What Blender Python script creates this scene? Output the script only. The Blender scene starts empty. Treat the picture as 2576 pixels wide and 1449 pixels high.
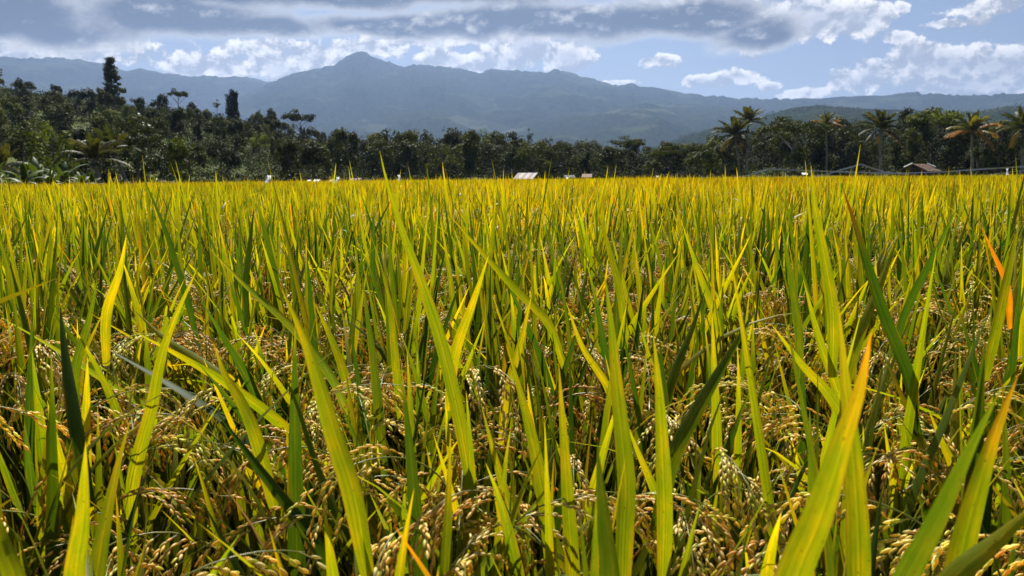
import bpy, math, random
import numpy as np
from mathutils import Vector, Matrix

S = bpy.context.scene
COL = S.collection
R = math.radians
rng = np.random.default_rng(7)
random.seed(7)

# ------------------------------------------------------------------ camera
CAM_H = 1.05
F = 1930.0                      # focal length in the pixels of a 2576 x 1449 frame
PW, PH = 2576.0, 1449.0
HORIZON = 450.0
PITCH = math.atan((PH / 2 - HORIZON) / F)
ROLL = R(0.5)
fwd = Vector((0, math.cos(PITCH), -math.sin(PITCH)))
rt0 = Vector((1, 0, 0))
up0 = Vector((0, math.sin(PITCH), math.cos(PITCH)))
right = rt0 * math.cos(ROLL) - up0 * math.sin(ROLL)
up = up0 * math.cos(ROLL) + rt0 * math.sin(ROLL)
camd = bpy.data.cameras.new('camera')
cam = bpy.data.objects.new('camera', camd)
COL.objects.link(cam)
m = Matrix((right, up, -fwd)).transposed().to_4x4()
m.translation = Vector((0, 0, CAM_H))
cam.matrix_world = m
camd.sensor_width = 36.0
camd.lens = F / PW * 36.0
camd.clip_start = 0.02
camd.clip_end = 60000
camd.dof.use_dof = True
camd.dof.focus_distance = 2.2
camd.dof.aperture_fstop = 13.0
S.camera = cam

SUN_AZ, SUN_EL = R(-7), R(52)      # azimuth clockwise from +Y
S.view_settings.view_transform = 'Standard'
S.view_settings.look = 'None'
S.view_settings.exposure = 1.0
S.view_settings.gamma = 1.0
SUN_STRENGTH = 4.6
SKY_STRENGTH = 0.05

def ray(px, py):
    return fwd + right * ((px - PW / 2) / F) + up * ((PH / 2 - py) / F)

def at(px, py, y):
    d = ray(px, py)
    return Vector((0, 0, CAM_H)) + d * (y / d.y)

def azel(px, py):
    d = ray(px, py)
    return math.atan2(d.x, d.y), math.atan2(d.z, math.hypot(d.x, d.y))

def atr(px, r, z=0.0):
    """ground point at distance r under image column px (on the horizon)."""
    a, _ = azel(px, HORIZON)
    return Vector((math.sin(a) * r, math.cos(a) * r, z))

# ------------------------------------------------------------------ world
W = bpy.data.worlds.new('World')
S.world = W
W.use_nodes = True

class NT:
    """small helper for node trees"""
    def __init__(self, nt): self.nt = nt
    def new(self, t, **kw):
        n = self.nt.nodes.new(t)
        for k, v in kw.items(): setattr(n, k, v)
        return n
    def put(self, sock, v):
        if isinstance(v, bpy.types.NodeSocket): self.nt.links.new(v, sock)
        elif v is not None: sock.default_value = v
    def math(self, op, a, b=None, c=None, clamp=False):
        n = self.new('ShaderNodeMath', operation=op); n.use_clamp = clamp
        self.put(n.inputs[0], a); self.put(n.inputs[1], b); self.put(n.inputs[2], c)
        return n.outputs[0]
    def vmath(self, op, a, b=None, out=0):
        n = self.new('ShaderNodeVectorMath', operation=op)
        self.put(n.inputs[0], a); self.put(n.inputs[1], b)
        return n.outputs[out]
    def noise(self, vec, scale, detail=4, rough=0.55, dist=0.0, color=False):
        n = self.new('ShaderNodeTexNoise')
        self.put(n.inputs['Vector'], vec); n.inputs['Scale'].default_value = scale
        n.inputs['Detail'].default_value = detail; n.inputs['Roughness'].default_value = rough
        n.inputs['Distortion'].default_value = dist
        return n.outputs['Color' if color else 'Fac']
    def mix(self, f, a, b, blend='MIX'):
        n = self.new('ShaderNodeMix', data_type='RGBA', blend_type=blend)
        self.put(n.inputs[0], f); self.put(n.inputs[6], a); self.put(n.inputs[7], b)
        return n.outputs[2]
    def maprange(self, v, a, b, c=0.0, d=1.0, smooth=True):
        n = self.new('ShaderNodeMapRange')
        n.interpolation_type = 'SMOOTHSTEP' if smooth else 'LINEAR'
        self.put(n.inputs[0], v)
        for i, q in enumerate((a, b, c, d)): self.put(n.inputs[i + 1], q)
        return n.outputs[0]
    def ramp(self, f, stops):
        n = self.new('ShaderNodeValToRGB')
        e = n.color_ramp.elements
        while len(e) < len(stops): e.new(0.5)
        for i, (p, c) in enumerate(stops):
            e[i].position = p; e[i].color = (*c, 1)
        self.put(n.inputs[0], f)
        return n.outputs[0]
    def combine(self, x, y, z):
        n = self.new('ShaderNodeCombineXYZ')
        self.put(n.inputs[0], x); self.put(n.inputs[1], y); self.put(n.inputs[2], z)
        return n.outputs[0]

# cloud masses as (pixel x, y, half width, half height, weight): they become azimuth / elevation on the sky
DECK = [(-60, 30, 400, 75, 1.0), (150, 78, 190, 45, 1.0), (450, 38, 260, 58, 1.15), (700, 66, 220, 34, 1.0), (960, 62, 330, 36, 1.1),
        (1180, 58, 260, 42, 1.05), (1400, 50, 260, 50, 1.05), (1620, 52, 240, 55, 1.0), (1790, 35, 170, 62, 1.1), (1905, 80, 130, 52, 1.0),
        (1960, 95, 90, 38, .9), (700, -30, 900, 50, 1.1), (1500, -60, 700, 55, 1.0), (300, -160, 1600, 90, 1.0), (1300, -330, 1500, 130, .9), (2300, -260, 400, 70, .8)]
CUMU = [(60, 132, 150, 26, .6), (250, 118, 150, 20, .5), (300, 150, 110, 18, .45), (460, 168, 60, 40, .8), (560, 170, 80, 40, .8), (640, 120, 110, 26, .55), (700, 165, 80, 40, .75), (800, 140, 90, 36, .8),
        (930, 118, 130, 26, .7), (1060, 108, 150, 18, .6), (1110, 150, 85, 24, 1.0), (1250, 150, 90, 40, 1.0), (1330, 120, 110, 46, 1.1), (1420, 140, 80, 44, 1.0),
        (1560, 212, 55, 10, .9), (1655, 155, 50, 16, .8),
        (2050, 45, 120, 52, 1.15), (2150, 48, 95, 42, 1.1), (1960, 55, 90, 50, .9), (2030, 15, 60, 40, 1.0), (1890, 120, 34, 26, .8),
        (1870, 190, 60, 20, .85), (1790, 205, 80, 14, .8), (1940, 215, 40, 10, .7),
        (2140, 200, 60, 28, .9), (2185, 190, 45, 38, 1.1), (2260, 175, 40, 40, .7), (2300, 135, 55, 32, 1.0), (2370, 160, 110, 48, 1.1), (2480, 160, 90, 45, 1.0), (2570, 165, 110, 48, 1.1),
        (2420, 215, 150, 26, .9), (2030, 235, 70, 14, .7), (2640, 180, 150, 60, 1.0),
        (2390, 60, 45, 12, .85), (2465, 48, 32, 18, .95), (2260, 92, 30, 14, .85), (2270, 18, 22, 12, .85),
        (2480, 15, 90, 20, .55)]

def density_group(name, blobs, nscale, namp, warp, stretch):
    g = bpy.data.node_groups.new(name, 'ShaderNodeTree')
    g.interface.new_socket('Vector', in_out='INPUT', socket_type='NodeSocketVector')
    g.interface.new_socket('Density', in_out='OUTPUT', socket_type='NodeSocketFloat')
    g.interface.new_socket('Relief', in_out='OUTPUT', socket_type='NodeSocketFloat')
    t = NT(g)
    gi, go = t.new('NodeGroupInput'), t.new('NodeGroupOutput')
    v = gi.outputs[0]                                    # (azimuth, elevation, 0)
    st = t.vmath('MULTIPLY', v, (1.0, stretch, 1.0))
    wc = t.noise(st, nscale * 0.45, 3, 0.5, color=True)
    w2 = t.vmath('MULTIPLY', t.vmath('SUBTRACT', wc, (.5, .5, .5)), (warp, warp * 0.6, 0))
    vv = t.vmath('ADD', v, w2)
    cur = None
    for (px, py, hw, hh, w) in blobs:
        a, e = azel(px, py)
        d = t.vmath('MULTIPLY', t.vmath('SUBTRACT', vv, (a, e, 0)), (F / hw, F / hh, 0))
        ln = t.vmath('LENGTH', d, out=1)
        f = t.math('MULTIPLY_ADD', ln, -w, w)
        if cur is None: cur = f
        else:
            n = t.new('ShaderNodeMath', operation='SMOOTH_MAX')
            t.put(n.inputs[0], cur); t.put(n.inputs[1], f); n.inputs[2].default_value = 0.25
            cur = n.outputs[0]
    fb = t.math('MULTIPLY_ADD', t.noise(t.vmath('ADD', st, w2), nscale, 6, 0.58), 0.6, t.math('MULTIPLY', t.noise(st, nscale * .33, 3, 0.5), 0.4))
    dens = t.math('MULTIPLY_ADD', t.math('SUBTRACT', fb, 0.5), namp, cur)
    t.put(go.inputs[0], dens)
    t.put(go.inputs[1], fb)
    return g

def build_world():
    t = NT(W.node_tree)
    W.node_tree.nodes.clear()
    out = t.new('ShaderNodeOutputWorld'); bg = t.new('ShaderNodeBackground')
    W.node_tree.links.new(bg.outputs[0], out.inputs[0])
    sky = t.new('ShaderNodeTexSky', sky_type='NISHITA')
    sky.sun_disc = False
    sky.sun_elevation = SUN_EL
    sky.sun_rotation = SUN_AZ % (2 * math.pi)
    sky.air_density = 1.0; sky.dust_density = 1.4; sky.ozone_density = 1.5
    tc = t.new('ShaderNodeTexCoord')
    sep = t.new('ShaderNodeSeparateXYZ'); t.put(sep.inputs[0], tc.outputs['Generated'])
    az = t.math('ARCTAN2', sep.outputs[0], sep.outputs[1])
    el = t.math('ARCSINE', sep.outputs[2])
    v = t.combine(az, el, 0.0)
    v_sun = t.vmath('ADD', v, (-0.003, 0.009, 0))
    def use(g, vec):
        n = t.new('ShaderNodeGroup'); n.node_tree = g; t.put(n.inputs[0], vec); return n.outputs
    gd = density_group('cloud deck', DECK, 15.0, 2.1, 0.05, 1.5)
    gc = density_group('cumulus', CUMU, 46.0, 2.5, 0.022, 1.1)
    D1, D1s = use(gd, v), use(gd, v_sun)
    D2, D2s = use(gc, v), use(gc, v_sun)
    K = 1.0 / SKY_STRENGTH
    def c(r, g, b): return (r * K, g * K, b * K, 1)
    # cumulus: silver edges, greyer where thick, lit on the side towards the sun
    d1, d2 = t.math('ADD', D1[0], t.maprange(el, 0.30, 0.55, 0.0, 1.2)), D2[0]  # deck thickened all round overhead, an unseen cover added to dim ambient light
    lit2 = t.maprange(t.math('MULTIPLY_ADD', t.math('SUBTRACT', D2[1], D2s[1]), 2.8, t.math('MULTIPLY', t.math('SUBTRACT', d2, D2s[0]), 0.20)), -0.22, 0.36)
    thick2 = t.maprange(d2, 0.10, 1.1)
    col2 = t.mix(lit2, c(.18, .185, .20), c(.62, .59, .545))
    col2 = t.mix(t.math('MULTIPLY', thick2, 0.75), col2, c(.21, .22, .25))
    a2 = t.maprange(d2, -0.05, 0.20)
    lit1 = t.maprange(t.math('MULTIPLY_ADD', t.math('SUBTRACT', D1[1], D1s[1]), 4.0, t.math('MULTIPLY', t.math('SUBTRACT', d1, D1s[0]), 0.10)), 0.0, 0.56)
    col1 = t.mix(lit1, c(.020, .021, .026), c(.34, .33, .31))
    thick1 = t.maprange(d1, -0.02, 0.62)
    col1 = t.mix(thick1, t.mix(0.6, col1, c(.54, .52, .48)), col1)
    a1 = t.maprange(d1, -0.15, 0.35)
    s = t.mix(1.0, sky.outputs[0], (0.56, 0.58, 0.66, 1), 'MULTIPLY')
    s = t.mix(t.math('MULTIPLY', a2, 0.97), s, col2)
    s = t.mix(a1, s, col1)
    t.put(bg.inputs[0], s)
    bg.inputs[1].default_value = SKY_STRENGTH
build_world()
W.cycles.sampling_method = 'MANUAL'
W.cycles.sample_map_resolution = 512

sund = bpy.data.lights.new('sun', 'SUN')
sund.energy = SUN_STRENGTH
sund.angle = R(0.53)
sund.color = (1.0, 0.94, 0.84)
sun = bpy.data.objects.new('sun', sund)
COL.objects.link(sun)
SD = Vector((math.sin(SUN_AZ) * math.cos(SUN_EL), math.cos(SUN_AZ) * math.cos(SUN_EL), math.sin(SUN_EL)))
sun.rotation_euler = SD.to_track_quat('Z', 'Y').to_euler()
sun.location = (0, 0, 50)

cy = S.cycles
cy.max_bounces = 7; cy.diffuse_bounces = 3; cy.glossy_bounces = 2; cy.transmission_bounces = 5
cy.transparent_max_bounces = 4; cy.volume_bounces = 0
cy.use_denoising = True
cy.caustics_reflective = False; cy.caustics_refractive = False
cy.sample_clamp_indirect = 6.0

# ------------------------------------------------------------------ materials
def material(name):
    mt = bpy.data.materials.new(name); mt.use_nodes = True
    mt.node_tree.nodes.clear()
    t = NT(mt.node_tree)
    o = t.new('ShaderNodeOutputMaterial')
    return mt, t, o

def leafy(name, gloss_rough=0.4, spec=0.4, trans=0.5, trans_mul=(1.3, 1.2, .55), random_mix=None, stripes=False, gain=1.0):
    """thin leaf: the colour attribute is its tint, painted shade included; light also passes through it"""
    mt, t, o = material(name)
    at_ = t.new('ShaderNodeAttribute', attribute_name='tint')
    c = at_.outputs['Color']
    if random_mix:
        oi = t.new('ShaderNodeObjectInfo')
        rm = t.ramp(oi.outputs['Random'], random_mix)
        c = t.mix(1.0, c, rm, 'MULTIPLY')
    if stripes:
        uv = t.new('ShaderNodeUVMap')
        veins = t.noise(t.vmath('MULTIPLY', uv.outputs[0], (26, 1.2, 1)), 1.0, 2, .6)
        c = t.mix(1.0, c, t.ramp(veins, [(.3, (.48, .56, .42)), (.5, (.95, .97, .9)), (.7, (1.30, 1.18, 1.1))]), 'MULTIPLY')
        patch = t.noise(t.vmath('ADD', t.vmath('MULTIPLY', uv.outputs[0], (1.6, 6.5, 1)), t.combine(0.0, 0.0, t.math('MULTIPLY', t.new('ShaderNodeObjectInfo').outputs['Random'], 40.0))), 1.0, 3, .6)
        c = t.mix(1.0, c, t.ramp(patch, [(.34, (.72, .88, .8)), (.52, (1, 1, 1)), (.68, (1.45, 1.12, .8))]), 'MULTIPLY')
        mid = t.new('ShaderNodeSeparateXYZ'); t.put(mid.inputs[0], uv.outputs[0])
        rib = t.maprange(t.math('ABSOLUTE', t.math('SUBTRACT', mid.outputs[0], .5)), .035, .085, 1.0, 0.0)
        c = t.mix(t.math('MULTIPLY', rib, .55), c, t.mix(1.0, c, (1.55, 1.45, 1.8, 1), 'MULTIPLY'))
        edge = t.math('MULTIPLY', t.maprange(t.math('ABSOLUTE', t.math('SUBTRACT', mid.outputs[0], .5)), .40, .50), t.maprange(patch, .48, .60))
        c = t.mix(t.math('MULTIPLY', edge, .8), c, (.26, .14, .03, 1))
        spots = t.noise(t.vmath('MULTIPLY', uv.outputs[0], (5, 42, 1)), 1.0, 3, .6)
        c = t.mix(t.maprange(spots, .645, .69), c, (.10, .05, .015, 1))
    p = t.new('ShaderNodeBsdfPrincipled')
    t.put(p.inputs['Base Color'], c)
    p.inputs['Roughness'].default_value = gloss_rough
    p.inputs['Specular IOR Level'].default_value = spec
    tr = t.new('ShaderNodeBsdfTranslucent')
    t.put(tr.inputs[0], t.mix(1.0, c, (trans_mul[0] * gain, trans_mul[1] * gain, trans_mul[2] * gain, 1), 'MULTIPLY'))
    mx = t.new('ShaderNodeMixShader')
    mx.inputs[0].default_value = trans
    t.nt.links.new(p.outputs[0], mx.inputs[1]); t.nt.links.new(tr.outputs[0], mx.inputs[2])
    t.nt.links.new(mx.outputs[0], o.inputs[0])
    return mt

def simple(name, col, rough=0.8, noise=None, attr=False, metallic=0.0, spec=0.3):
    """noise = (scale, other colour, lo, hi)"""
    mt, t, o = material(name)
    p = t.new('ShaderNodeBsdfPrincipled')
    c = (*col, 1)
    if attr: c = t.new('ShaderNodeAttribute', attribute_name='tint').outputs['Color']
    if noise:
        tc = t.new('ShaderNodeTexCoord')
        n = t.noise(tc.outputs['Object'], noise[0], 5, .6)
        c = t.mix(t.maprange(n, noise[2], noise[3]), c, (*noise[1], 1))
    t.put(p.inputs['Base Color'], c)
    p.inputs['Roughness'].default_value = rough
    p.inputs['Metallic'].default_value = metallic
    p.inputs['Specular IOR Level'].default_value = spec
    t.nt.links.new(p.outputs[0], o.inputs[0])
    return mt

M = {}
M['rice_leaf'] = leafy('rice_leaf', .46, .25, .56, (1.6, 1.44, .28), stripes=True,
                       random_mix=[(0.0, (.62, .78, .8)), (.35, (.95, 1.0, 1.0)), (.7, (1.05, 1.0, .9)), (1.0, (1.35, 1.12, .8))])
M['rice_hero'] = leafy('rice_hero_leaf', .52, .2, .56, (1.6, 1.44, .28), stripes=True)
M['rice_far'] = leafy('rice_far_leaf', .45, .25, .56, (1.65, 1.40, .26))
M['grain'] = leafy('rice_grain', .40, .5, .34, (1.25, 1.08, .35), random_mix=[(0, (.86, .74, .6)), (.5, (1.0, 1.0, 1.0)), (1, (1.05, 1.15, 1.0))])
M['stem'] = leafy('rice_stem', .5, .3, .3, (1.2, 1.1, .4))
TREE_RANDOM = [(0, (.6, .68, .7)), (.35, (.95, 1.0, .9)), (.65, (1.4, 1.4, 1.0)), (.88, (1.9, 1.85, .9)), (1, (2.8, 3.0, 1.0))]
M['foliage'] = leafy('tree_foliage', .65, .12, .24, (1.5, 1.4, .5), random_mix=TREE_RANDOM)
M['foliage_stuff'] = leafy('undergrowth_foliage', .7, .1, .26, (1.4, 1.3, .5))
M['glossy_leaf'] = leafy('glossy_foliage', .5, .2, .25, (1.5, 1.4, .5))
M['palm_leaf'] = leafy('palm_frond', .5, .22, .35, (1.5, 1.35, .5))
M['bark'] = simple('bark', (.10, .085, .065), .9, (3.0, (.20, .18, .15), .4, .65))
M['palm_bark'] = simple('palm_bark', (.34, .30, .24), .85, (2.0, (.20, .17, .13), .4, .6))
M['wood'] = simple('weathered_wood', (.16, .12, .085), .85, (8.0, (.07, .05, .04), .4, .65))
M['white_plastic'] = simple('white_plastic', (.80, .82, .84), .5, spec=.3)
M['rag'] = leafy('thin_white_rag', .5, .3, .5, (1.0, 1.0, 1.0))

# ------------------------------------------------------------------ object helpers
def link(o, parent=None):
    COL.objects.link(o)
    if parent is not None: o.parent = parent
    return o

def tag(o, label=None, cat=None, group=None, kind=None):
    if label: o['label'] = label
    if cat: o['category'] = cat
    if group: o['group'] = group
    if kind: o['kind'] = kind
    return o

def empty(name, loc, label, cat, group=None, rz=0.0, scale=1.0):
    o = bpy.data.objects.new(name, None)
    o.empty_display_size = 0.2
    o.location = loc; o.rotation_euler = (0, 0, rz); o.scale = (scale,) * 3
    COL.objects.link(o)
    return tag(o, label, cat, group)

def obj(name, me, parent=None):
    return link(bpy.data.objects.new(name, me), parent)

class MB:
    """collects quads with a colour and a uv per vertex"""
    def __init__(self): self.v, self.q, self.c, self.u, self.n = [], [], [], [], 0
    def add(self, v, q, c, u=None):
        v = np.asarray(v, float).reshape(-1, 3)
        c = np.asarray(c, float)
        if c.ndim == 1: c = np.tile(c, (len(v), 1))
        self.v.append(v); self.q.append(np.asarray(q, np.int64).reshape(-1, 4) + self.n); self.c.append(c.reshape(-1, 3))
        self.u.append(np.zeros((len(v), 2)) if u is None else np.asarray(u, float).reshape(-1, 2))
        self.n += len(v)
    def arrays(self):
        return np.concatenate(self.v), np.concatenate(self.q), np.concatenate(self.c), np.concatenate(self.u)
    def mesh(self, name, mat, smooth=False):
        return mesh_from(name, *self.arrays(), mat, smooth)
    def build(self, name, mat, parent=None, smooth=False):
        return obj(name, self.mesh(name, mat, smooth), parent)

def mesh_from(name, v, q, c, u, mat, smooth=False):
    me = bpy.data.meshes.new(name)
    nv, nq = len(v), len(q)
    me.vertices.add(nv); me.vertices.foreach_set('co', v.astype(np.float32).ravel())
    me.loops.add(nq * 4); me.loops.foreach_set('vertex_index', q.astype(np.int32).ravel())
    me.polygons.add(nq)
    me.polygons.foreach_set('loop_start', np.arange(0, nq * 4, 4, dtype=np.int32))
    me.polygons.foreach_set('loop_total', np.full(nq, 4, np.int32))
    if smooth: me.polygons.foreach_set('use_smooth', np.ones(nq, bool))
    a = me.attributes.new('tint', 'FLOAT_COLOR', 'POINT')
    a.data.foreach_set('color', np.concatenate([c, np.ones((nv, 1))], 1).astype(np.float32).ravel())
    uv = me.uv_layers.new(name='UVMap')
    uv.data.foreach_set('uv', u[q.ravel()].astype(np.float32).ravel())
    me.update(calc_edges=True)
    me.materials.append(mat)
    return me

def unit(a): return a / np.maximum(np.linalg.norm(a, axis=-1, keepdims=True), 1e-9)

def strip(P, Sd, Wd, fold=0.0):
    """P (n,m,3) centre lines, Sd (n,m,3) width directions, Wd (n,m) full widths -> verts, quads, uv; fold > 0 gives a midrib"""
    n, m_, _ = P.shape
    t = np.linspace(0, 1, m_)
    if fold:
        T = unit(np.gradient(P, axis=1)); N = np.cross(Sd, T)
        V = np.stack([P - Sd * Wd[..., None] / 2, P - N * (Wd * fold)[..., None], P + Sd * Wd[..., None] / 2], 2)
        k = 3
    else:
        V = np.stack([P - Sd * Wd[..., None] / 2, P + Sd * Wd[..., None] / 2], 2); k = 2
    idx = np.arange(n * m_ * k).reshape(n, m_, k)
    q = np.stack([idx[:, :-1, :-1], idx[:, :-1, 1:], idx[:, 1:, 1:], idx[:, 1:, :-1]], -1).reshape(-1, 4)
    u = np.stack([np.broadcast_to(np.linspace(0, 1, k), (n, m_, k)), np.broadcast_to(t[None, :, None], (n, m_, k))], -1)
    return V.reshape(-1, 3), q, u.reshape(-1, 2), k

def tube(pts, radii, sides=6):
    pts = np.asarray(pts, float); m_ = len(pts)
    T = unit(np.gradient(pts, axis=0))
    ref = np.where(np.abs(T[:, 2:3]) > .9, np.array([[1., 0, 0]]), np.array([[0, 0, 1.]]))
    A = unit(np.cross(T, ref)); B = np.cross(T, A)
    a = np.linspace(0, 2 * np.pi, sides, endpoint=False)
    V = pts[:, None] + (A[:, None] * np.cos(a)[None, :, None] + B[:, None] * np.sin(a)[None, :, None]) * np.asarray(radii, float)[:, None, None]
    idx = np.arange(m_ * sides).reshape(m_, sides)
    nx = np.roll(idx, -1, 1)
    q = np.stack([idx[:-1], nx[:-1], nx[1:], idx[1:]], -1).reshape(-1, 4)
    return V.reshape(-1, 3), q

def box(x0, x1, y0, y1, z0, z1):
    v = [(x, y, z) for z in (z0, z1) for y in (y0, y1) for x in (x0, x1)]
    q = [(0, 2, 3, 1), (4, 5, 7, 6), (0, 1, 5, 4), (2, 6, 7, 3), (0, 4, 6, 2), (1, 3, 7, 5)]
    return np.array(v, float), q

def _hash(ix, iy, seed):
    h = (ix.astype(np.int64) * 374761393 + iy.astype(np.int64) * 668265263 + seed * 1442695041) & 0x7fffffff
    h = ((h ^ (h >> 13)) * 1274126177) & 0x7fffffff
    return ((h ^ (h >> 16)) & 0xffff) / 65535.0
def vnoise(x, y, seed=0):
    ix, iy = np.floor(x), np.floor(y)
    fx, fy = x - ix, y - iy
    fx = fx * fx * (3 - 2 * fx); fy = fy * fy * (3 - 2 * fy)
    a, b = _hash(ix, iy, seed), _hash(ix + 1, iy, seed)
    c, d = _hash(ix, iy + 1, seed), _hash(ix + 1, iy + 1, seed)
    return (a * (1 - fx) + b * fx) * (1 - fy) + (c * (1 - fx) + d * fx) * fy
def fbm(x, y, octaves=5, seed=0):
    s, a, tot = 0, 1.0, 0
    for k in range(octaves):
        s = s + a * vnoise(x * 2 ** k, y * 2 ** k, seed + k * 17); tot += a; a *= .5
    return s / tot
def sstep(a, b, x):
    t = np.clip((np.asarray(x, float) - a) / (b - a), 0, 1); return t * t * (3 - 2 * t)

ORD = 'first second third fourth fifth sixth seventh eighth ninth tenth eleventh twelfth thirteenth fourteenth fifteenth sixteenth seventeenth eighteenth nineteenth twentieth'.split()
TENS = {20: 'twenty', 30: 'thirty', 40: 'forty', 50: 'fifty'}
def ordinal(n):
    if n <= 20: return ORD[n - 1]
    if n % 10 == 0: return TENS[n][:-1] + 'ieth'
    return TENS[n // 10 * 10] + '-' + ORD[n % 10 - 1]

# ------------------------------------------------------------------ terrain
TREETOP = [(-200, 185), (0, 190), (60, 200), (100, 205), (200, 212), (260, 225), (330, 240), (430, 247), (520, 268), (600, 275), (700, 295), (780, 320), (900, 328),
           (1000, 335), (1100, 345), (1180, 328), (1250, 335), (1350, 350), (1450, 355), (1550, 360), (1650, 365), (1750, 355), (1830, 350), (1930, 302),
           (2000, 300), (2100, 304), (2170, 318), (2270, 280), (2320, 280), (2350, 292), (2420, 302), (2500, 312), (2576, 292), (2760, 280)]
TREETOP = [(x, y - (0 if x < 900 else 15)) for x, y in TREETOP]
_tt = np.array([azel(*p) for p in TREETOP])
def treetop_tan(az): return np.tan(np.interp(az, _tt[:, 0], _tt[:, 1]))
AZ_SPLIT = azel(830, HORIZON)[0]
def crest_r(az): return 272 - 52 * sstep(AZ_SPLIT - .10, AZ_SPLIT + .06, az)
def ground_h(x, y):
    az = np.arctan2(x, y); r = np.hypot(x, y)
    rc = crest_r(az)
    th = 4.5 + 7.5 * sstep(AZ_SPLIT - .10, AZ_SPLIT + .06, az)
    hc = np.maximum(rc * treetop_tan(az) + CAM_H - th, 0.5)
    r0 = 108 + 34 * sstep(AZ_SPLIT - .2, AZ_SPLIT + .05, az)
    t = np.clip((r - r0) / (rc - r0), 0, 1)
    h = hc * (t * .75 + .25 * t * t)
    back = 1 - sstep(rc, rc + 250, r)
    front = np.cos(az) > 0.6
    return np.where(front, h * back, 0.0)

def polar_sheet(name, azs, rs, hfun, mat):
    A, Rr = np.meshgrid(azs, rs, indexing='ij')
    X, Y = np.sin(A) * Rr, np.cos(A) * Rr
    Z = hfun(A, Rr, X, Y)
    V = np.stack([X, Y, Z], -1).reshape(-1, 3)
    idx = np.arange(len(azs) * len(rs)).reshape(len(azs), len(rs))
    q = np.stack([idx[:-1, :-1], idx[:-1, 1:], idx[1:, 1:], idx[1:, :-1]], -1).reshape(-1, 4)[:, ::-1]
    me = mesh_from(name, V, q, np.full((len(V), 3), .5), np.zeros((len(V), 2)), mat, True)
    return obj(name, me)

def ground_material():
    mt, t, o = material('ground_soil_and_grass')
    g = t.new('ShaderNodeNewGeometry')
    dist = t.vmath('LENGTH', t.vmath('MULTIPLY', g.outputs['Position'], (1, 1, 0)), out=1)
    n1 = t.noise(g.outputs['Position'], .12, 5, .6)
    n2 = t.noise(g.outputs['Position'], 9.0, 4, .6)
    grass = t.mix(t.maprange(n1, .35, .65), (.035, .06, .014, 1), (.085, .10, .022, 1))
    soil = t.mix(n2, (.020, .015, .010, 1), (.055, .040, .024, 1))
    far = t.math('GREATER_THAN', dist, 118.0)
    c = t.mix(far, soil, grass)
    p = t.new('ShaderNodeBsdfPrincipled'); t.put(p.inputs['Base Color'], c); p.inputs['Roughness'].default_value = .95
    p.inputs['Specular IOR Level'].default_value = .1
    t.nt.links.new(p.outputs[0], o.inputs[0])
    return mt

rs = np.concatenate([[0.0, .5, 2], np.geomspace(8, 100, 8), np.linspace(106, 300, 50), np.geomspace(330, 15500, 26)])
azf = np.concatenate([np.linspace(-R(50), R(50), 260)])
azb = np.linspace(R(50), R(310), 40)
gm = ground_material()
azall = np.concatenate([azf, azb[1:]])
ground = polar_sheet('ground', azall, rs, lambda A, r, X, Y: ground_h(X, Y), gm)
tag(ground, kind='structure')

def mountain_material(name, c_dark, c_light, c_clear, scale):
    mt, t, o = material(name)
    g = t.new('ShaderNodeNewGeometry')
    n1 = t.noise(g.outputs['Position'], scale * .35, 6, .62)
    n2 = t.noise(g.outputs['Position'], scale * 4, 5, .65)
    c = t.mix(t.maprange(n2, .35, .65), (*c_dark, 1), (*c_light, 1))
    c = t.mix(t.math('MULTIPLY', t.maprange(n1, .52, .62), .85), c, (*c_clear, 1))
    p = t.new('ShaderNodeBsdfPrincipled'); t.put(p.inputs['Base Color'], c); p.inputs['Roughness'].default_value = 1.0
    p.inputs['Specular IOR Level'].default_value = 0.0
    t.nt.links.new(p.outputs[0], o.inputs[0])
    return mt

def ridge(name, sky, r0, rc, mat, spike, lam, amp, seed, az0=-50, az1=50, ncol=1100, nrow=46, power=1.25):
    K = 2.0; r0 *= K; rc *= K; spike *= K; lam *= K; amp *= K
    P = np.array([azel(*p) for p in sky])
    azs = np.linspace(R(az0), R(az1), ncol)
    tan_c = np.tan(np.interp(azs, P[:, 0], P[:, 1]))
    k = np.ones(5) / 5
    tan_c = np.convolve(np.pad(tan_c, 2, 'edge'), k, 'valid')
    rows = np.concatenate([np.linspace(0, 1, nrow), [1.04, 1.12, 1.3]])
    rr = r0 + (rc - r0) * rows
    def h(A, Rr, X, Y):
        T = tan_c[:, None]
        t = rows[None, :]
        hc = rc * T + CAM_H
        base = np.where(t <= 1, hc * np.clip(t, 0, 1) ** power, hc * (1 - (t - 1) * 2.2))
        n = (fbm(X / lam, Y / lam * .6, 5, seed) - .5) * .8 + .3 - .6 * np.abs(fbm(X / lam * 1.7, Y / lam * .8, 4, seed + 2) * 2 - 1)
        env = np.sin(np.pi * np.clip(t, 0, 1)) ** .8
        z = base + n * amp * env
        z = np.minimum(z, np.where(t < .98, Rr * T * .97 + CAM_H, 1e9))
        sp = np.maximum(vnoise(A * rc / (14 * K), Rr * 0 + 3.3, seed + 5) - .35, 0) * spike * (vnoise(A * rc / (160 * K), Rr * 0, seed + 9) > .35)
        z = z + np.where((t > .97) & (t < 1.02), sp + (vnoise(A * rc / (30 * K), Rr * 0 + 9.3, seed + 6) - .5) * spike, 0)
        z = z + (vnoise(X / (lam * .03), Y / (lam * .03), seed + 3) - .5) * spike * .9 * (t < .97)
        return np.where(t <= 0, -4.0, z)
    return tag(polar_sheet(name, azs, rr, h, mat), kind='structure')

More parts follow.
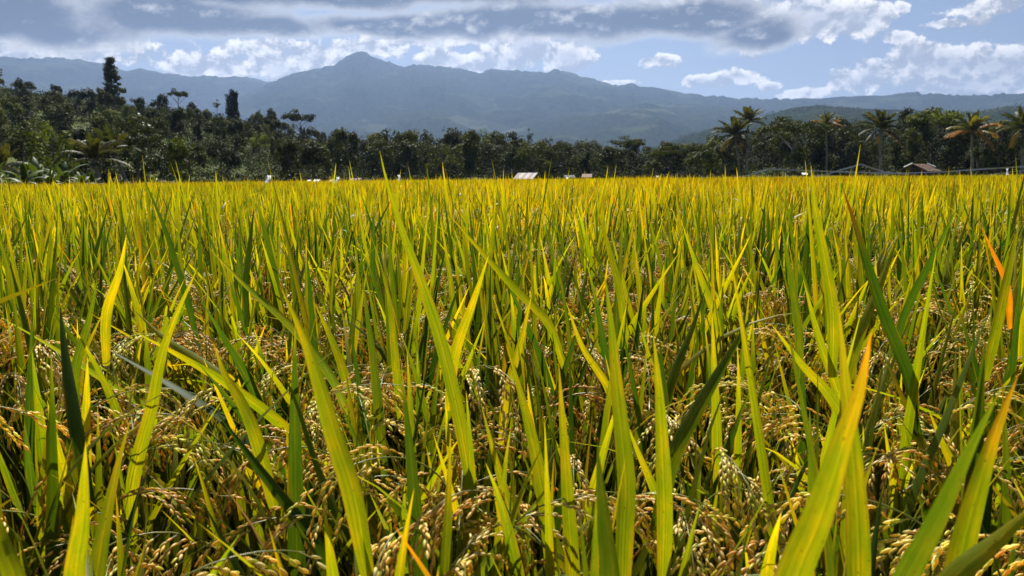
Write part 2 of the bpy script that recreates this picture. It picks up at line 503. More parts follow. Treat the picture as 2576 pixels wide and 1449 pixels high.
M['mountain'] = mountain_material('mountain_forest', (.006, .012, .009), (.022, .033, .019), (.038, .052, .032), .006)
M['foothill'] = mountain_material('foothill_forest', (.010, .017, .010), (.026, .038, .021), (.062, .074, .045), .006)
M['near_hill'] = mountain_material('near_hill_forest', (.008, .014, .007), (.022, .032, .012), (.035, .048, .018), .01)
FAR_LEFT = [(-250, 138), (0, 143), (60, 147), (140, 146), (200, 150), (260, 160), (310, 178), (350, 172), (380, 180), (430, 188), (480, 192), (540, 193), (580, 192), (640, 198), (690, 207), (760, 235), (860, 300), (950, 430)]
MAIN = [(380, 430), (480, 330), (560, 268), (600, 246), (640, 226), (690, 204), (720, 190), (800, 172), (840, 163), (870, 143), (893, 130), (917, 130), (935, 143), (960, 152), (985, 157), (1012, 170),
        (1030, 165), (1060, 164), (1110, 170), (1170, 175), (1207, 187), (1235, 173), (1290, 178), (1370, 183), (1395, 175), (1430, 182), (1480, 197), (1520, 207), (1560, 218), (1580, 212), (1650, 222),
        (1720, 232), (1790, 243), (1820, 240), (1860, 249), (1950, 262), (2100, 300), (2300, 420)]
FAR_RIGHT = [(1500, 420), (1700, 300), (1830, 252), (1900, 249), (1940, 251), (2000, 247), (2060, 246), (2120, 243), (2200, 240), (2260, 237), (2300, 234), (2350, 236), (2430, 242), (2500, 239), (2576, 233), (2800, 228)]
FOOT = [(300, 430), (560, 380), (700, 345), (760, 330), (850, 306), (950, 292), (1040, 274), (1100, 268), (1180, 282), (1260, 292), (1330, 276), (1450, 268), (1560, 262), (1640, 268), (1750, 262), (1850, 270), (2000, 282), (2200, 300), (2576, 330), (2800, 330)]
NEAR_RIGHT = [(1500, 430), (1700, 350), (1850, 310), (1930, 290), (1990, 274), (2060, 268), (2120, 272), (2200, 276), (2300, 284), (2400, 288), (2450, 284), (2520, 273), (2576, 266), (2800, 255)]
ridge('mountain_ridge', FAR_LEFT, 3000, 4200, M['mountain'], 10, 800, 180, 11, -50, 0)
ridge('mountain', MAIN, 1900, 3700, M['mountain'], 10, 520, 190, 23, -22, 30)
ridge('mountain_ridge', FAR_RIGHT, 2400, 3600, M['mountain'], 11, 500, 120, 31, 4, 50)
ridge('foothill', FOOT, 1500, 3050, M['foothill'], 8, 420, 130, 43, -28, 50, power=1.1)
ridge('foothill', NEAR_RIGHT, 650, 1350, M['near_hill'], 6, 200, 46, 57, 4, 50, power=1.1)

# ------------------------------------------------------------------ trees
def leaf_quads(mb, pts, nrm, size, col, rg, droop=0.0, aspect=1.0):
    n = len(pts)
    nrm = unit(nrm + rg.normal(0, .36, (n, 3)))
    a = unit(np.cross(nrm, rg.normal(0, 1, (n, 3)))); b = np.cross(nrm, a)
    if droop: a = unit(a * (1 - droop) + np.array([0, 0, -1.0]) * droop); b = unit(np.cross(nrm, a))
    s = size * rg.uniform(.6, 1.25, n)[:, None]
    V = np.stack([pts - a * s * .5 * aspect, pts + b * s * .32, pts + a * s * .5 * aspect, pts - b * s * .32], 1)
    q = np.arange(n * 4).reshape(n, 4)
    c = np.repeat(col * rg.uniform(.75, 1.25, (n, 1)), 4, 0)
    mb.add(V, q, c)

def clump(mb, c, rad, n, size, col, rg, inner=.35, **kw):
    d = unit(rg.normal(0, 1, (n, 3)))
    rr = rg.uniform(inner, 1.0, (n, 1)) ** .5
    bump = 1 + .35 * np.sin(d[:, :1] * 5 + c[0] * 3) * np.cos(d[:, 1:2] * 4 + c[1] * 5)
    pts = np.asarray(c) + d * rr * np.asarray(rad) * bump
    up_ = d * [1, 1, .6] + [0, 0, .35]
    leaf_quads(mb, pts, up_, size, col, rg, **kw)

G0 = np.array([.045, .054, .016])
def make_tree(kind, seed):
    """a tree about 10 m tall -> (trunk mesh, crown mesh)"""
    rg = np.random.default_rng(seed)
    tb, cb = MB(), MB()
    cents, top = [], 8.5
    if kind == 'rounded':
        for k in range(24):
            d = unit(rg.normal(0, 1, 3)); d[2] = abs(d[2]) * 1.2 - .45
            c = np.array([0, 0, 6.1]) + d * [2.7, 2.7, 3.2] * rg.uniform(.75, 1.0)
            cents.append(c); clump(cb, c, rg.uniform(.75, 1.35) * np.array([1.1, 1.1, .85]), 105, .46, G0 * rg.uniform(.75, 1.3), rg)
    elif kind == 'oval':
        for k in range(24):
            z = rg.uniform(2.2, 9.4); w = 1.75 * math.sqrt(max(.08, 1 - ((z - 5.4) / 4.5) ** 2)); a = rg.uniform(0, 6.28)
            c = np.array([math.cos(a) * w * .8, math.sin(a) * w * .8, z])
            cents.append(c); clump(cb, c, rg.uniform(.6, 1.0) * np.array([1, 1, 1.2]), 95, .42, G0 * rg.uniform(.7, 1.2), rg)
    elif kind == 'spreading':
        for k in range(20):
            a = rg.uniform(0, 6.28); w = math.sqrt(rg.uniform(0.02, 1)) * 4.2
            c = np.array([math.cos(a) * w, math.sin(a) * w, 9.3 - .07 * w * w + rg.uniform(-1.2, .3)])
            cents.append(c); clump(cb, c, rg.uniform(.8, 1.35) * np.array([1.15, 1.15, .42]), 90, .42, G0 * rg.uniform(.8, 1.3), rg)
        top = 7.0
    elif kind == 'ragged':
        for k in range(22):
            z = rg.uniform(2.0, 9.2); w = rg.uniform(.4, 2.6) * (1.15 - z / 14); a = rg.uniform(0, 6.28)
            c = np.array([math.cos(a) * w, math.sin(a) * w, z])
            cents.append(c); clump(cb, c, rg.uniform(.6, 1.3, 3), 90, .50, G0 * rg.uniform(.65, 1.35), rg, droop=.3)
    elif kind == 'bushy':
        for k in range(26):
            a = rg.uniform(0, 6.28); z = rg.uniform(.6, 8.3); w = 3.6 * math.sqrt(max(.05, 1 - (z / 9.6) ** 2)) * rg.uniform(.55, 1)
            c = np.array([math.cos(a) * w, math.sin(a) * w, z])
            cents.append(c); clump(cb, c, rg.uniform(.9, 1.45) * np.array([1, 1, .9]), 95, .5, G0 * rg.uniform(.7, 1.3), rg)
    elif kind == 'tiered':
        for k in range(120):
            z = rg.uniform(2.4, 10.0); f = (10.3 - z) / 7.7
            w = (1.95 * min(1, f * 1.35) + .25) * rg.uniform(.3, 1.0) * (.88 + .2 * (math.sin(z * 4.1) > 0)); a = rg.uniform(0, 6.28)
            c = np.array([math.cos(a) * w, math.sin(a) * w, z])
            cents.append(c); clump(cb, c, rg.uniform(.35, .72) * np.array([1.25, 1.25, .62]), 75, .30, G0 * rg.uniform(.6, 1.05), rg)
        top = 10.0
    elif kind == 'drooping':
        for k in range(64):
            z = rg.uniform(2.0, 9.3); w = 1.75 * math.sqrt(max(.1, 1 - ((z - 5.2) / 4.9) ** 2)) * rg.uniform(.2, 1); a = rg.uniform(0, 6.28)
            c = np.array([math.cos(a) * w, math.sin(a) * w, z])
            cents.append(c); clump(cb, c, rg.uniform(.4, .65) * np.array([1, 1, 1.9]), 85, .36, G0 * rg.uniform(.6, 1.1), rg, droop=.6)
    elif kind == 'thin':
        for k in range(13):
            z = rg.uniform(5.5, 9.6); w = rg.uniform(.3, 2.2); a = rg.uniform(0, 6.28)
            c = np.array([math.cos(a) * w, math.sin(a) * w, z])
            cents.append(c); clump(cb, c, rg.uniform(.5, .9) * np.array([1.2, 1.2, .6]), 42, .34, G0 * rg.uniform(.8, 1.3), rg)
    elif kind == 'glossy':
        for k in range(34):
            z = rg.uniform(.8, 9.6); w = 3.6 * math.sqrt(max(.04, 1 - (z / 10.2) ** 2)) * rg.uniform(.45, 1); a = rg.uniform(0, 6.28)
            c = np.array([math.cos(a) * w, math.sin(a) * w, z])
            cents.append(c); clump(cb, c, rg.uniform(.6, 1.0, 3) * np.array([1, 1, .9]), 80, .42, G0 * rg.uniform(.9, 1.35), rg)
    # trunk with limbs
    zz = np.linspace(-.6, top, 9)
    bend = rg.normal(0, .12, 2)
    px = np.stack([bend[0] * np.sin(zz * .5), bend[1] * np.sin(zz * .4 + 1), zz], 1)
    r0 = .24
    tb.add(*tube(px, r0 * (1 - .82 * np.linspace(0, 1, 9)), 7), (.5, .5, .5))
    for c in sorted(cents, key=lambda c: c[2])[::3]:
        zs = max(1.6, min(top - .5, c[2] - abs(np.hypot(c[0], c[1])) * .75 - .3))
        s = np.array([np.interp(zs, zz, px[:, 0]), np.interp(zs, zz, px[:, 1]), zs])
        mid = s * .5 + c * .5 + [0, 0, -.15]
        tb.add(*tube([s, mid, c], [.085, .06, .022], 5), (.5, .5, .5))
    cm = M['glossy_leaf'] if kind == 'glossy' else M['foliage']
    return tb.mesh('trunk', M['bark'], True), cb.mesh('crown', cm)

TREES = {}
for i, k in enumerate(['rounded'] * 4 + ['oval'] * 3 + ['spreading'] * 2 + ['ragged'] * 3 + ['bushy'] * 3):
    TREES.setdefault(k, []).append(make_tree(k, 100 + i))
for i, k in enumerate(['tiered', 'drooping', 'thin', 'glossy']):
    TREES[k] = [make_tree(k, 200 + i)]
LOOK = {'rounded': 'round-crowned', 'oval': 'upright oval', 'spreading': 'flat-topped spreading', 'ragged': 'ragged loose-crowned', 'bushy': 'low bushy'}

def plant_tree(kind, loc, height, label=None, group=None, rz=None, squash=1.0, variant=None):
    tm, cm = TREES[kind][variant if variant is not None else rng.integers(len(TREES[kind]))]
    t = empty('tree', loc, label, 'tree', group, rng.uniform(0, 6.28) if rz is None else rz)
    s = height / 10.0
    t.scale = (s * squash, s * squash, s)
    obj('trunk', tm, t); obj('crown', cm, t)
    return t

def gpt(px, r):
    p = atr(px, r)
    return Vector((p.x, p.y, float(ground_h(np.array(p.x), np.array(p.y))) - .1))

# trees one can single out
def hero_tree(kind, px, top_py, r, label, squash=1.0, h=None):
    p = gpt(px, r)
    a, e = azel(px, top_py)
    height = r * math.tan(e) + CAM_H - p.z
    return plant_tree(kind, p, height, label, None, squash=squash)
hero_tree('tiered', 299, 146, 236, 'tallest tiered dark tree rising above the ridge of the left hill', .8)
hero_tree('drooping', 596, 226, 250, 'tall narrow tree with drooping foliage standing on the left hill ridge', .95)
hero_tree('spreading', 462, 221, 258, 'airy spreading tree on the ridge between the two tall dark trees', .75)
hero_tree('spreading', 762, 273, 236, 'flat umbrella tree where the left hill ridge runs down to the wood', .85)
hero_tree('thin', 557, 248, 262, 'thin sparse tree just left of the drooping narrow tree', .8)
hero_tree('rounded', 690, 263, 246, 'dark round tree with a notched crown on the falling ridge', .55)
hero_tree('rounded', 660, 270, 248, 'smaller dark round tree touching the notched one on the ridge', .5)
hero_tree('thin', 8, 160, 240, 'pale feathery tree standing tallest at the left edge of the hill', 1.0)
hero_tree('rounded', 72, 190, 258, 'round pale tree on the hill ridge near the left edge', .55)
hero_tree('glossy', 352, 286, 88, 'broad tree with shiny leaves at the field edge behind two palms', .98)
hero_tree('thin', 1332, 318, 226, 'slim tree with a tufted top poking above the middle of the wood', .34)
hero_tree('rounded', 2305, 262, 168, 'tallest dense dark tree rising between two coconut palms on the right', .62)
hero_tree('rounded', 2408, 275, 172, 'dark rounded tree just behind the palm with orange fronds', .52)

# the wood, tree by tree
spots = []
def scatter(az0, az1, r_list, spacing, shapes, w):
    for r in r_list:
        n = max(1, int((az1 - az0) * r / spacing))
        for i in range(n):
            a = az0 + (i + .5 + rng.uniform(-.42, .42)) / n * (az1 - az0)
            rr = r + rng.uniform(-5, 5)
            spots.append((a, rr, rng.choice(shapes, p=w)))
sh = ['rounded', 'oval', 'spreading', 'ragged', 'bushy']
A0, A1 = azel(-50, HORIZON)[0], azel(2630, HORIZON)[0]
scatter(A0, AZ_SPLIT, [101, 112, 125, 139, 154, 170, 187, 205, 223, 241, 258, 272], 8.6, sh, [.42, .28, .02, .08, .20])
nleft = len(spots)
scatter(AZ_SPLIT, A1, [150, 160, 172, 186, 202, 220], 8.0, sh, [.46, .20, .08, .10, .16])
LAND = [(120, 'the left edge'), (300, 'the left pair of palms'), (480, 'the shiny-leaved tree'), (640, 'the drooping narrow tree'), (830, 'the umbrella tree'), (1000, 'the brown low roof'),
        (1180, 'the tallest bowed blade'), (1400, 'the tin-roofed shelter'), (1600, 'the small grey roof'), (1790, 'the white roof among trees'), (1980, 'the twin coconut palms'),
        (2150, 'the yellowish palm'), (2320, 'the shingled hut'), (2480, 'the orange-fronded palm'), (9999, 'the right edge')]
def px_of(a): return PW / 2 + F * math.tan(a)
tree_objs = []
for k, (a, r, kind) in enumerate(spots):
    for pp, pr in ((1859, 148), (1876, 152), (2077, 166), (2212, 150), (2443, 146), (2568, 144), (2312, 124)):
        if abs(px_of(a) - pp) < 40 and r < pr + 7: r = pr + rng.uniform(8, 14)
    x, y = math.sin(a) * r, math.cos(a) * r
    z = float(ground_h(np.array(x), np.array(y)))
    room = r * float(treetop_tan(a)) + CAM_H - z
    left = k < nleft
    h = rng.uniform(6.0, 9.5) if left else rng.uniform(7.5, 12.5)
    if left and r < 140: h = rng.uniform(5.5, 8.0) if px_of(a) > 200 else rng.uniform(6.5, 9.0)
    if not left: h = room * rng.uniform(.58, 1.10)
    last = r > (250 if left else 208)
    if last: h = room * rng.uniform(.92, 1.15)
    h = min(h, room * rng.uniform(.95, 1.15))
    if h < 3: continue
    t = plant_tree(kind, (x, y, z - .1), h, squash=rng.uniform(.8, 1.15) * (1.0 if kind != 'oval' else 1.15))
    # image column of the tree
    px = PW / 2 + F * math.tan(a)
    tree_objs.append((t, kind, px, r, left, h))
groups = {}
for (t, kind, px, r, left, h) in tree_objs:
    lm = next(n for x_, n in LAND if px < x_)
    if left: row = 'at the hill foot' if r < 135 else ('on the lower slope' if r < 180 else ('on the upper slope' if r < 245 else 'on the hill ridge'))
    else: row = 'fronting the wood' if r < 166 else ('inside the wood' if r < 196 else 'on the wood skyline')
    size = 'tall' if h > 10 else ('small' if h < 6.5 else 'middling')
    groups.setdefault((size, LOOK[kind], row, lm), []).append((px, t))
for (size, look, row, lm), lst in groups.items():
    lst.sort(key=lambda q: q[0])
    for i, (px, t) in enumerate(lst):
        lab = f"{size} {look} tree {row} by {lm}"
        if len(lst) > 1: lab = f"{ordinal(i + 1)} {size} {look} tree {row.replace(' the', '')} by {lm}, from left"
        t['label'] = lab
        t['group'] = 'trees on the left hill' if row.endswith(('foot', 'slope', 'ridge')) else 'trees of the wood beyond the field'

# undergrowth that covers the hillside between the trees (nobody could count it)
def undergrowth():
    mb = MB()
    rg = np.random.default_rng(51)
    def cover(az0, az1, r0, r1, n, hmin, hmax):
        a = rg.uniform(az0, az1, n); r = np.sqrt(rg.uniform(r0 ** 2, r1 ** 2, n))
        x, y = np.sin(a) * r, np.cos(a) * r
        z = ground_h(x, y)
        for i in range(n):
            s = rg.uniform(hmin, hmax)
            g = G0 * rg.choice([[.6, .7, .7], [.95, 1.0, .85], [2.0, 1.9, .8]], p=[.58, .34, .08]) * rg.uniform(.7, 1.2)  # brightest tint stands in for sunlit patches of scrub
            clump(mb, (x[i], y[i], z[i] + s * .35), np.array([s, s, s * .75]) * rg.uniform(.7, 1.2, 3), 46, .42, g, rg)
    cover(A0 - .03, AZ_SPLIT + .03, 98, 284, 1900, 1.2, 2.7)
    cover(A0 - .03, AZ_SPLIT + .03, 230, 285, 900, 1.2, 2.6)
    cover(AZ_SPLIT, A1 + .03, 146, 235, 1200, 1.0, 2.6)
    # sunlit shrubs on the open part of the slope
    cover(azel(520, HORIZON)[0], AZ_SPLIT + .04, 150, 280, 700, .8, 1.7)
    o = mb.build('undergrowth', M['foliage_stuff'])
    tag(o, kind='stuff')
    # depth of the wood behind its front trees, shade put into darker foliage
    mb = MB()
    n = 1500
    a = rg.uniform(AZ_SPLIT - .04, A1 + .04, n); r = rg.uniform(168, 232, n)
    x, y = np.sin(a) * r, np.cos(a) * r; z = ground_h(x, y); room = np.maximum(r * treetop_tan(a) + CAM_H - z, 3)
    for i in range(n):
        s = rg.uniform(1.3, 2.6)
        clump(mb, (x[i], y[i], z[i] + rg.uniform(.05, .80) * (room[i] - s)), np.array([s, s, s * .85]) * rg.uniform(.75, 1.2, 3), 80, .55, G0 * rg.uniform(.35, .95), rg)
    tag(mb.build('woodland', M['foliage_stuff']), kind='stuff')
undergrowth()

def far_wood():
    mb = MB()
    rg = np.random.default_rng(77)
    P = np.array([azel(*p) for p in NEAR_RIGHT])
    n = 1500
    a = rg.uniform(R(12), R(38), n); t = rg.uniform(.15, 1.0, n)
    r = 1300 + 1400 * t
    T = np.tan(np.interp(a, P[:, 0], P[:, 1]))
    z = np.minimum((2700 * T + CAM_H) * t ** 1.1, r * T * .97)
    for i in range(n):
        s = rg.uniform(7.0, 12.0)
        clump(mb, (math.sin(a[i]) * r[i], math.cos(a[i]) * r[i], z[i] + s * .4), np.array([s, s, s * 1.1]) * rg.uniform(.7, 1.15, 3), 34, 4.4, G0 * rg.uniform(.4, .85), rg)
    tag(mb.build('distant_woods', M['foliage_stuff']), kind='stuff')
far_wood()

# ------------------------------------------------------------------ palms
def frond_mesh(seed, length, th0, th1, col, dry=0.0, nl=38, leaflet=.85):
    rg = np.random.default_rng(seed)
    m_ = 14
    th = np.linspace(th0, th1, m_)
    step = length / (m_ - 1)
    P = np.concatenate([[[0, 0, 0]], np.cumsum(np.stack([np.sin(th), np.zeros(m_), np.cos(th)], 1)[:-1] * step, 0)])
    mb = MB()
    mb.add(*tube(P, np.linspace(.075, .012, m_), 5), np.array([.24, .20, .08]))
    T = unit(np.gradient(P, axis=0))
    for side in (-1, 1):
        s = np.linspace(.12, .99, nl) * (m_ - 1)
        base = np.stack([np.interp(s, range(m_), P[:, k]) for k in range(3)], 1)
        tg = unit(np.stack([np.interp(s, range(m_), T[:, k]) for k in range(3)], 1))
        L = leaflet * np.sin(np.clip(np.linspace(.18, 1.0, nl), 0, 1) * np.pi * .93) ** .6 + .12
        out = unit(tg * .55 + np.array([0, side, 0]) * 1.0 + rg.normal(0, .12, (nl, 3)))
        mid = base + out * (L * .5)[:, None] + np.array([0, 0, -1]) * (L * .06)[:, None]
        tip = base + out * (L * .82)[:, None] + np.array([0, 0, -1]) * (L * rg.uniform(.30, .55, nl))[:, None]
        Pm = np.stack([base, mid, tip], 1)
        wd = unit(tg + np.array([0, 0, .25]))[:, None].repeat(3, 1)
        Wd = np.stack([np.full(nl, .11), np.full(nl, .15), np.full(nl, .04)], 1)
        v, q, u, k = strip(Pm, wd, Wd)
        c = np.repeat(np.asarray(col) * rg.uniform(.75, 1.25, (nl, 1)), 3 * k, 0)
        mb.add(v, q, c, u)
    return mb.mesh('frond', M['palm_leaf'])

GREEN, OLIVE, YEL, ORANGE, BROWN = (.052, .068, .017), (.075, .082, .02), (.20, .19, .03), (.40, .19, .03), (.065, .048, .02)
FROND = {c: [[frond_mesh(300 + i * 7 + j, 4.6, *ang, colv) for j in range(2)] for i, ang in enumerate([(.08, .55), (.35, 1.35), (.75, 1.95), (1.2, 2.35), (1.75, 2.85)])]
         for c, colv in dict(green=GREEN, olive=OLIVE, yellow=YEL, orange=ORANGE, brown=BROWN).items()}
def palm(px, crown_py, r, label, size=1.0, lean=0.0, cols=('green', 'olive'), dry=(), nf=20, group='coconut palms along the field edge', skirt=0, base_px=None):
    p = gpt(base_px if base_px is not None else px, r)
    top = at(px, crown_py, p.y)
    H = top.z - p.z
    t = empty('coconut_palm', p, label, 'palm tree', group)
    zz = np.linspace(-.5, H, 12)
    dx = (top.x - p.x)
    tt = np.clip(zz / H, 0, 1)
    pts = np.stack([dx * tt ** 1.4 + .15 * np.sin(tt * 5), .1 * np.sin(tt * 4), zz], 1)
    mb = MB(); mb.add(*tube(pts, np.linspace(.26, .16, 12) * (.6 + .4 * size), 8), (.5, .5, .5))
    mb.build('trunk', M['palm_bark'], t, True)
    rg = np.random.default_rng(int(px))
    for i in range(nf + skirt):
        ring = 4 if i >= nf else (0 if i < nf * .3 else 1 if i < nf * .62 else 2 if i < nf * .86 else 3)
        c = cols[int(rg.integers(len(cols)))]
        if i >= nf: c = 'brown' if rg.random() < .6 else 'olive'
        f = obj('frond', FROND[c][ring][int(rg.integers(2))], t)
        f.location = (pts[-1, 0], pts[-1, 1], pts[-1, 2] - .02 * ring)
        f.rotation_euler = (0, rg.normal(0, .08), i * 2.399 + rg.normal(0, .15))
        s = size * rg.uniform(.78, 1.0) * (.8 if ring == 0 else 1.0)
        f.scale = (s, s, s)
    for (ang, ring) in dry:
        f = obj('frond', FROND['orange'][ring][0], t)
        f['label'] = 'dry orange frond'
        f.location = (pts[-1, 0], pts[-1, 1], pts[-1, 2] - .1)
        f.rotation_euler = (0, 0, R(ang)); f.scale = (size,) * 3
    # coconuts
    nb = MB()
    for k in range(7):
        a = k * .9; c0 = np.array([pts[-1, 0] + .26 * math.cos(a), pts[-1, 1] + .26 * math.sin(a), pts[-1, 2] - .28 - .06 * (k % 3)])
        th = np.linspace(0, np.pi, 6)
        nb.add(*tube(np.stack([np.full(6, c0[0]), np.full(6, c0[1]), c0[2] + .15 * np.cos(th)], 1), .12 * np.sin(th) + .004, 7), (.10, .11, .03))
    nb.build('coconut_cluster', M['stem'], t, True)
    return t
palm(1850, 342, 148, 'left one of the twin coconut palms, with drooping brown skirt', 1.0, nf=26, skirt=4, base_px=1859)
palm(1884, 308, 152, 'right one of the twin coconut palms, taller and thinner', .92, nf=22, skirt=1, base_px=1876)
palm(2080, 312, 166, 'small-crowned yellowish coconut palm between the twin palms and the hut', .70, cols=('yellow', 'olive', 'yellow'), dry=[(10, 2), (170, 2), (-30, 3)], nf=15, base_px=2077)
palm(2217, 325, 150, 'tall green coconut palm left of the shingled hut', .98, dry=[(-20, 4)], nf=24, skirt=3, base_px=2212)
palm(2447, 332, 146, 'coconut palm with hanging orange fronds right of the shingled hut', 1.0, cols=('green', 'olive', 'green', 'yellow'), dry=[(0, 3), (-12, 2), (-55, 4), (200, 3), (185, 3)], nf=19, base_px=2443)
palm(2574, 325, 144, 'coconut palm cut by the right edge of the photo', 1.0, nf=18, skirt=3, base_px=2568)
palm(243, 404, 80, 'low spreading palm left of the shiny-leaved tree', .72, nf=18, group='palms before the left hill', cols=('green', 'olive'))
palm(290, 378, 84, 'slender-trunked palm in front of the shiny-leaved tree', .70, nf=14, group='palms before the left hill', base_px=312)
palm(10, 424, 70, 'small grey-green palm at the far left field edge', .55, nf=14, group='palms before the left hill')

# banana-like plants at the left field edge
def long_leaf(seed, L, wid, th0, th1, col):
    m_ = 9
    th = np.linspace(th0, th1, m_)
    P = np.concatenate([[[0, 0, 0]], np.cumsum(np.stack([np.sin(th), 0 * th, np.cos(th)], 1)[:-1] * L / (m_ - 1), 0)])[None]
    Sd = np.tile([0, 1.0, 0], (1, m_, 1)); t = np.linspace(0, 1, m_)
    Wd = (wid * np.clip(t / .25, .12, 1) * np.clip((1 - t) / .3, .05, 1) ** .7)[None]
    v, q, u, k = strip(P, Sd, Wd, fold=.18)
    mb = MB(); mb.add(v, q, np.asarray(col) * np.ones((len(v), 1)), u)
    return mb.mesh('leaf', M['glossy_leaf'], True)
BAN = [long_leaf(i, *a) for i, a in enumerate([(1.5, .32, .1, .9, (.06, .10, .02)), (1.7, .36, .35, 1.6, (.07, .11, .022)), (1.6, .34, .6, 2.1, (.055, .09, .02)), (1.4, .3, .9, 2.5, (.08, .11, .03))])]
for i, (px, r, s) in enumerate([(20, 58, .9), (62, 52, 1.0), (96, 55, 1.1), (128, 50, .95), (160, 54, 1.05), (205, 60, .8), (232, 62, .75), (385, 70, .8), (-15, 54, 1.0)]):
    w = ['left edge', 'shortest gap left of the palms'][0]
    p = gpt(px, r)
    lab = f'{ordinal(i + 1) if i < 7 else "lone"} broad-leaved banana plant from the left along the field edge'
    if i == 7: lab = 'lone banana plant at the foot of the shiny-leaved tree'
    if i == 8: lab = 'banana plant cut by the left frame edge beside the field'
    t = empty('banana_plant', p, lab, 'banana plant', 'banana plants at the left field edge', rng.uniform(0, 6), s)
    mb = MB(); mb.add(*tube([(0, 0, -.2), (0, 0, .6), (0.02, 0, 1.15)], [.11, .09, .05], 7), (.10, .12, .04)); mb.build('stem', M['stem'], t, True)
    for k in range(9):
        f = obj('leaf', BAN[k % 4], t); f.location = (0, 0, 1.05 - .05 * (k % 4)); f.rotation_euler = (0, rng.normal(0, .1), k * 2.4 + rng.normal(0, .2)); f.scale = (rng.uniform(.8, 1.15),) * 3

# ------------------------------------------------------------------ huts and small things in the field
def tin_material():
    mt, t, o = material('rusty_corrugated_tin')
    tc = t.new('ShaderNodeTexCoord')
    sx = t.new('ShaderNodeSeparateXYZ'); t.put(sx.inputs[0], tc.outputs['Object'])
    w = t.math('SINE', t.math('MULTIPLY_ADD', sx.outputs[0], 6.2, t.math('MULTIPLY', sx.outputs[1], -2.2)))
    n2 = t.noise(tc.outputs['Object'], 3.0, 4, .6)
    f = t.math('ADD', t.math('MULTIPLY_ADD', w, .13, .37), t.math('MULTIPLY', n2, .28))
    c = t.ramp(f, [(.40, (.27, .27, .28)), (.52, (.22, .195, .185)), (.57, (.10, .045, .035)), (.68, (.12, .06, .05))])
    p = t.new('ShaderNodeBsdfPrincipled'); t.put(p.inputs['Base Color'], c); p.inputs['Roughness'].default_value = .65; p.inputs['Specular IOR Level'].default_value = .2
    t.nt.links.new(p.outputs[0], o.inputs[0])
    return mt
M['tin'] = tin_material()
M['shingle'] = simple('old_shingle', (.15, .095, .065), .9, (7.0, (.27, .19, .14), .42, .62))
M['pale_trim'] = simple('pale_ridge_tin', (.62, .63, .64), .4)
M['pink_tin'] = simple('faded_pink_tin', (.15, .085, .075), .8, (6, (.22, .16, .15), .4, .6))

def field_shelter(px, r, z_eave, z_ridge, width, depth, label, mat, skew=0.35, rz=0.0):
    """open four-post shelter with one pitched corrugated roof sheet that slopes towards the field, ridge shifted by skew"""
    p = gpt(px, r); p.z = 0
    t = empty('field_shelter', p, label, 'shelter', None, rz)
    n = max(10, int(width / .08)); xs = np.linspace(-width / 2, width / 2, n)
    wob = .02 * np.sin(np.arange(n) * np.pi)
    wob = .018 * np.cos(np.arange(n) * np.pi)
    mb = MB()
    for dz in (0, .012):
        A = np.stack([xs, np.full(n, -depth / 2), z_eave + wob + dz], 1)
        B = np.stack([xs + skew, np.full(n, depth / 2), z_ridge + wob + dz], 1)
        V = np.stack([A, B], 1).reshape(-1, 3); idx = np.arange(2 * n).reshape(n, 2)
        mb.add(V, np.stack([idx[:-1, 0], idx[1:, 0], idx[1:, 1], idx[:-1, 1]], -1), (.5, .5, .5))
    mb.build('roof', mat, t)
    for sx in (-1, 1):
        for sy in (-1, 1):
            x = sx * width * .4 + (skew if sy > 0 else 0) * .8; y = sy * depth * .4
            zt = (z_eave + (z_ridge - z_eave) * (.5 + sy * .4)) - .03
            q = MB(); q.add(*tube([(x, y, -.2), (x, y, zt * .5), (x, y, zt)], [.05, .05, .045], 6), (.5, .5, .5)); q.build('post', M['wood'], t)
    q = MB(); q.add(*box(-width * .42, width * .42 + skew * .5, -depth * .38, depth * .38, .70, .76), (.5, .5, .5)); q.build('platform', M['wood'], t)
    for sy in (-1, 1):
        zt = z_eave + (z_ridge - z_eave) * (.5 + sy * .4) - .09
        q = MB(); q.add(*box(-width * .45 + (skew * .9 if sy > 0 else 0), width * .45 + (skew * .9 if sy > 0 else 0), sy * depth * .4 - .03, sy * depth * .4 + .03, zt - .04, zt + .04), (.5, .5, .5)); q.build('beam', M['wood'], t)
    return t
field_shelter(1314, 118, .98, 1.95, 3.05, 2.6, 'open field shelter with rusty striped tin roof in the middle distance', M['tin'], .9)
field_shelter(891, 112, 1.05, 1.35, 1.5, 1.4, 'low brown-roofed shelter under dark trees left of centre', M['pink_tin'], .2)
field_shelter(1475, 128, 1.2, 1.75, 1.7, 1.5, 'small pinkish-roofed shelter at the foot of the wood', M['pink_tin'], .2)

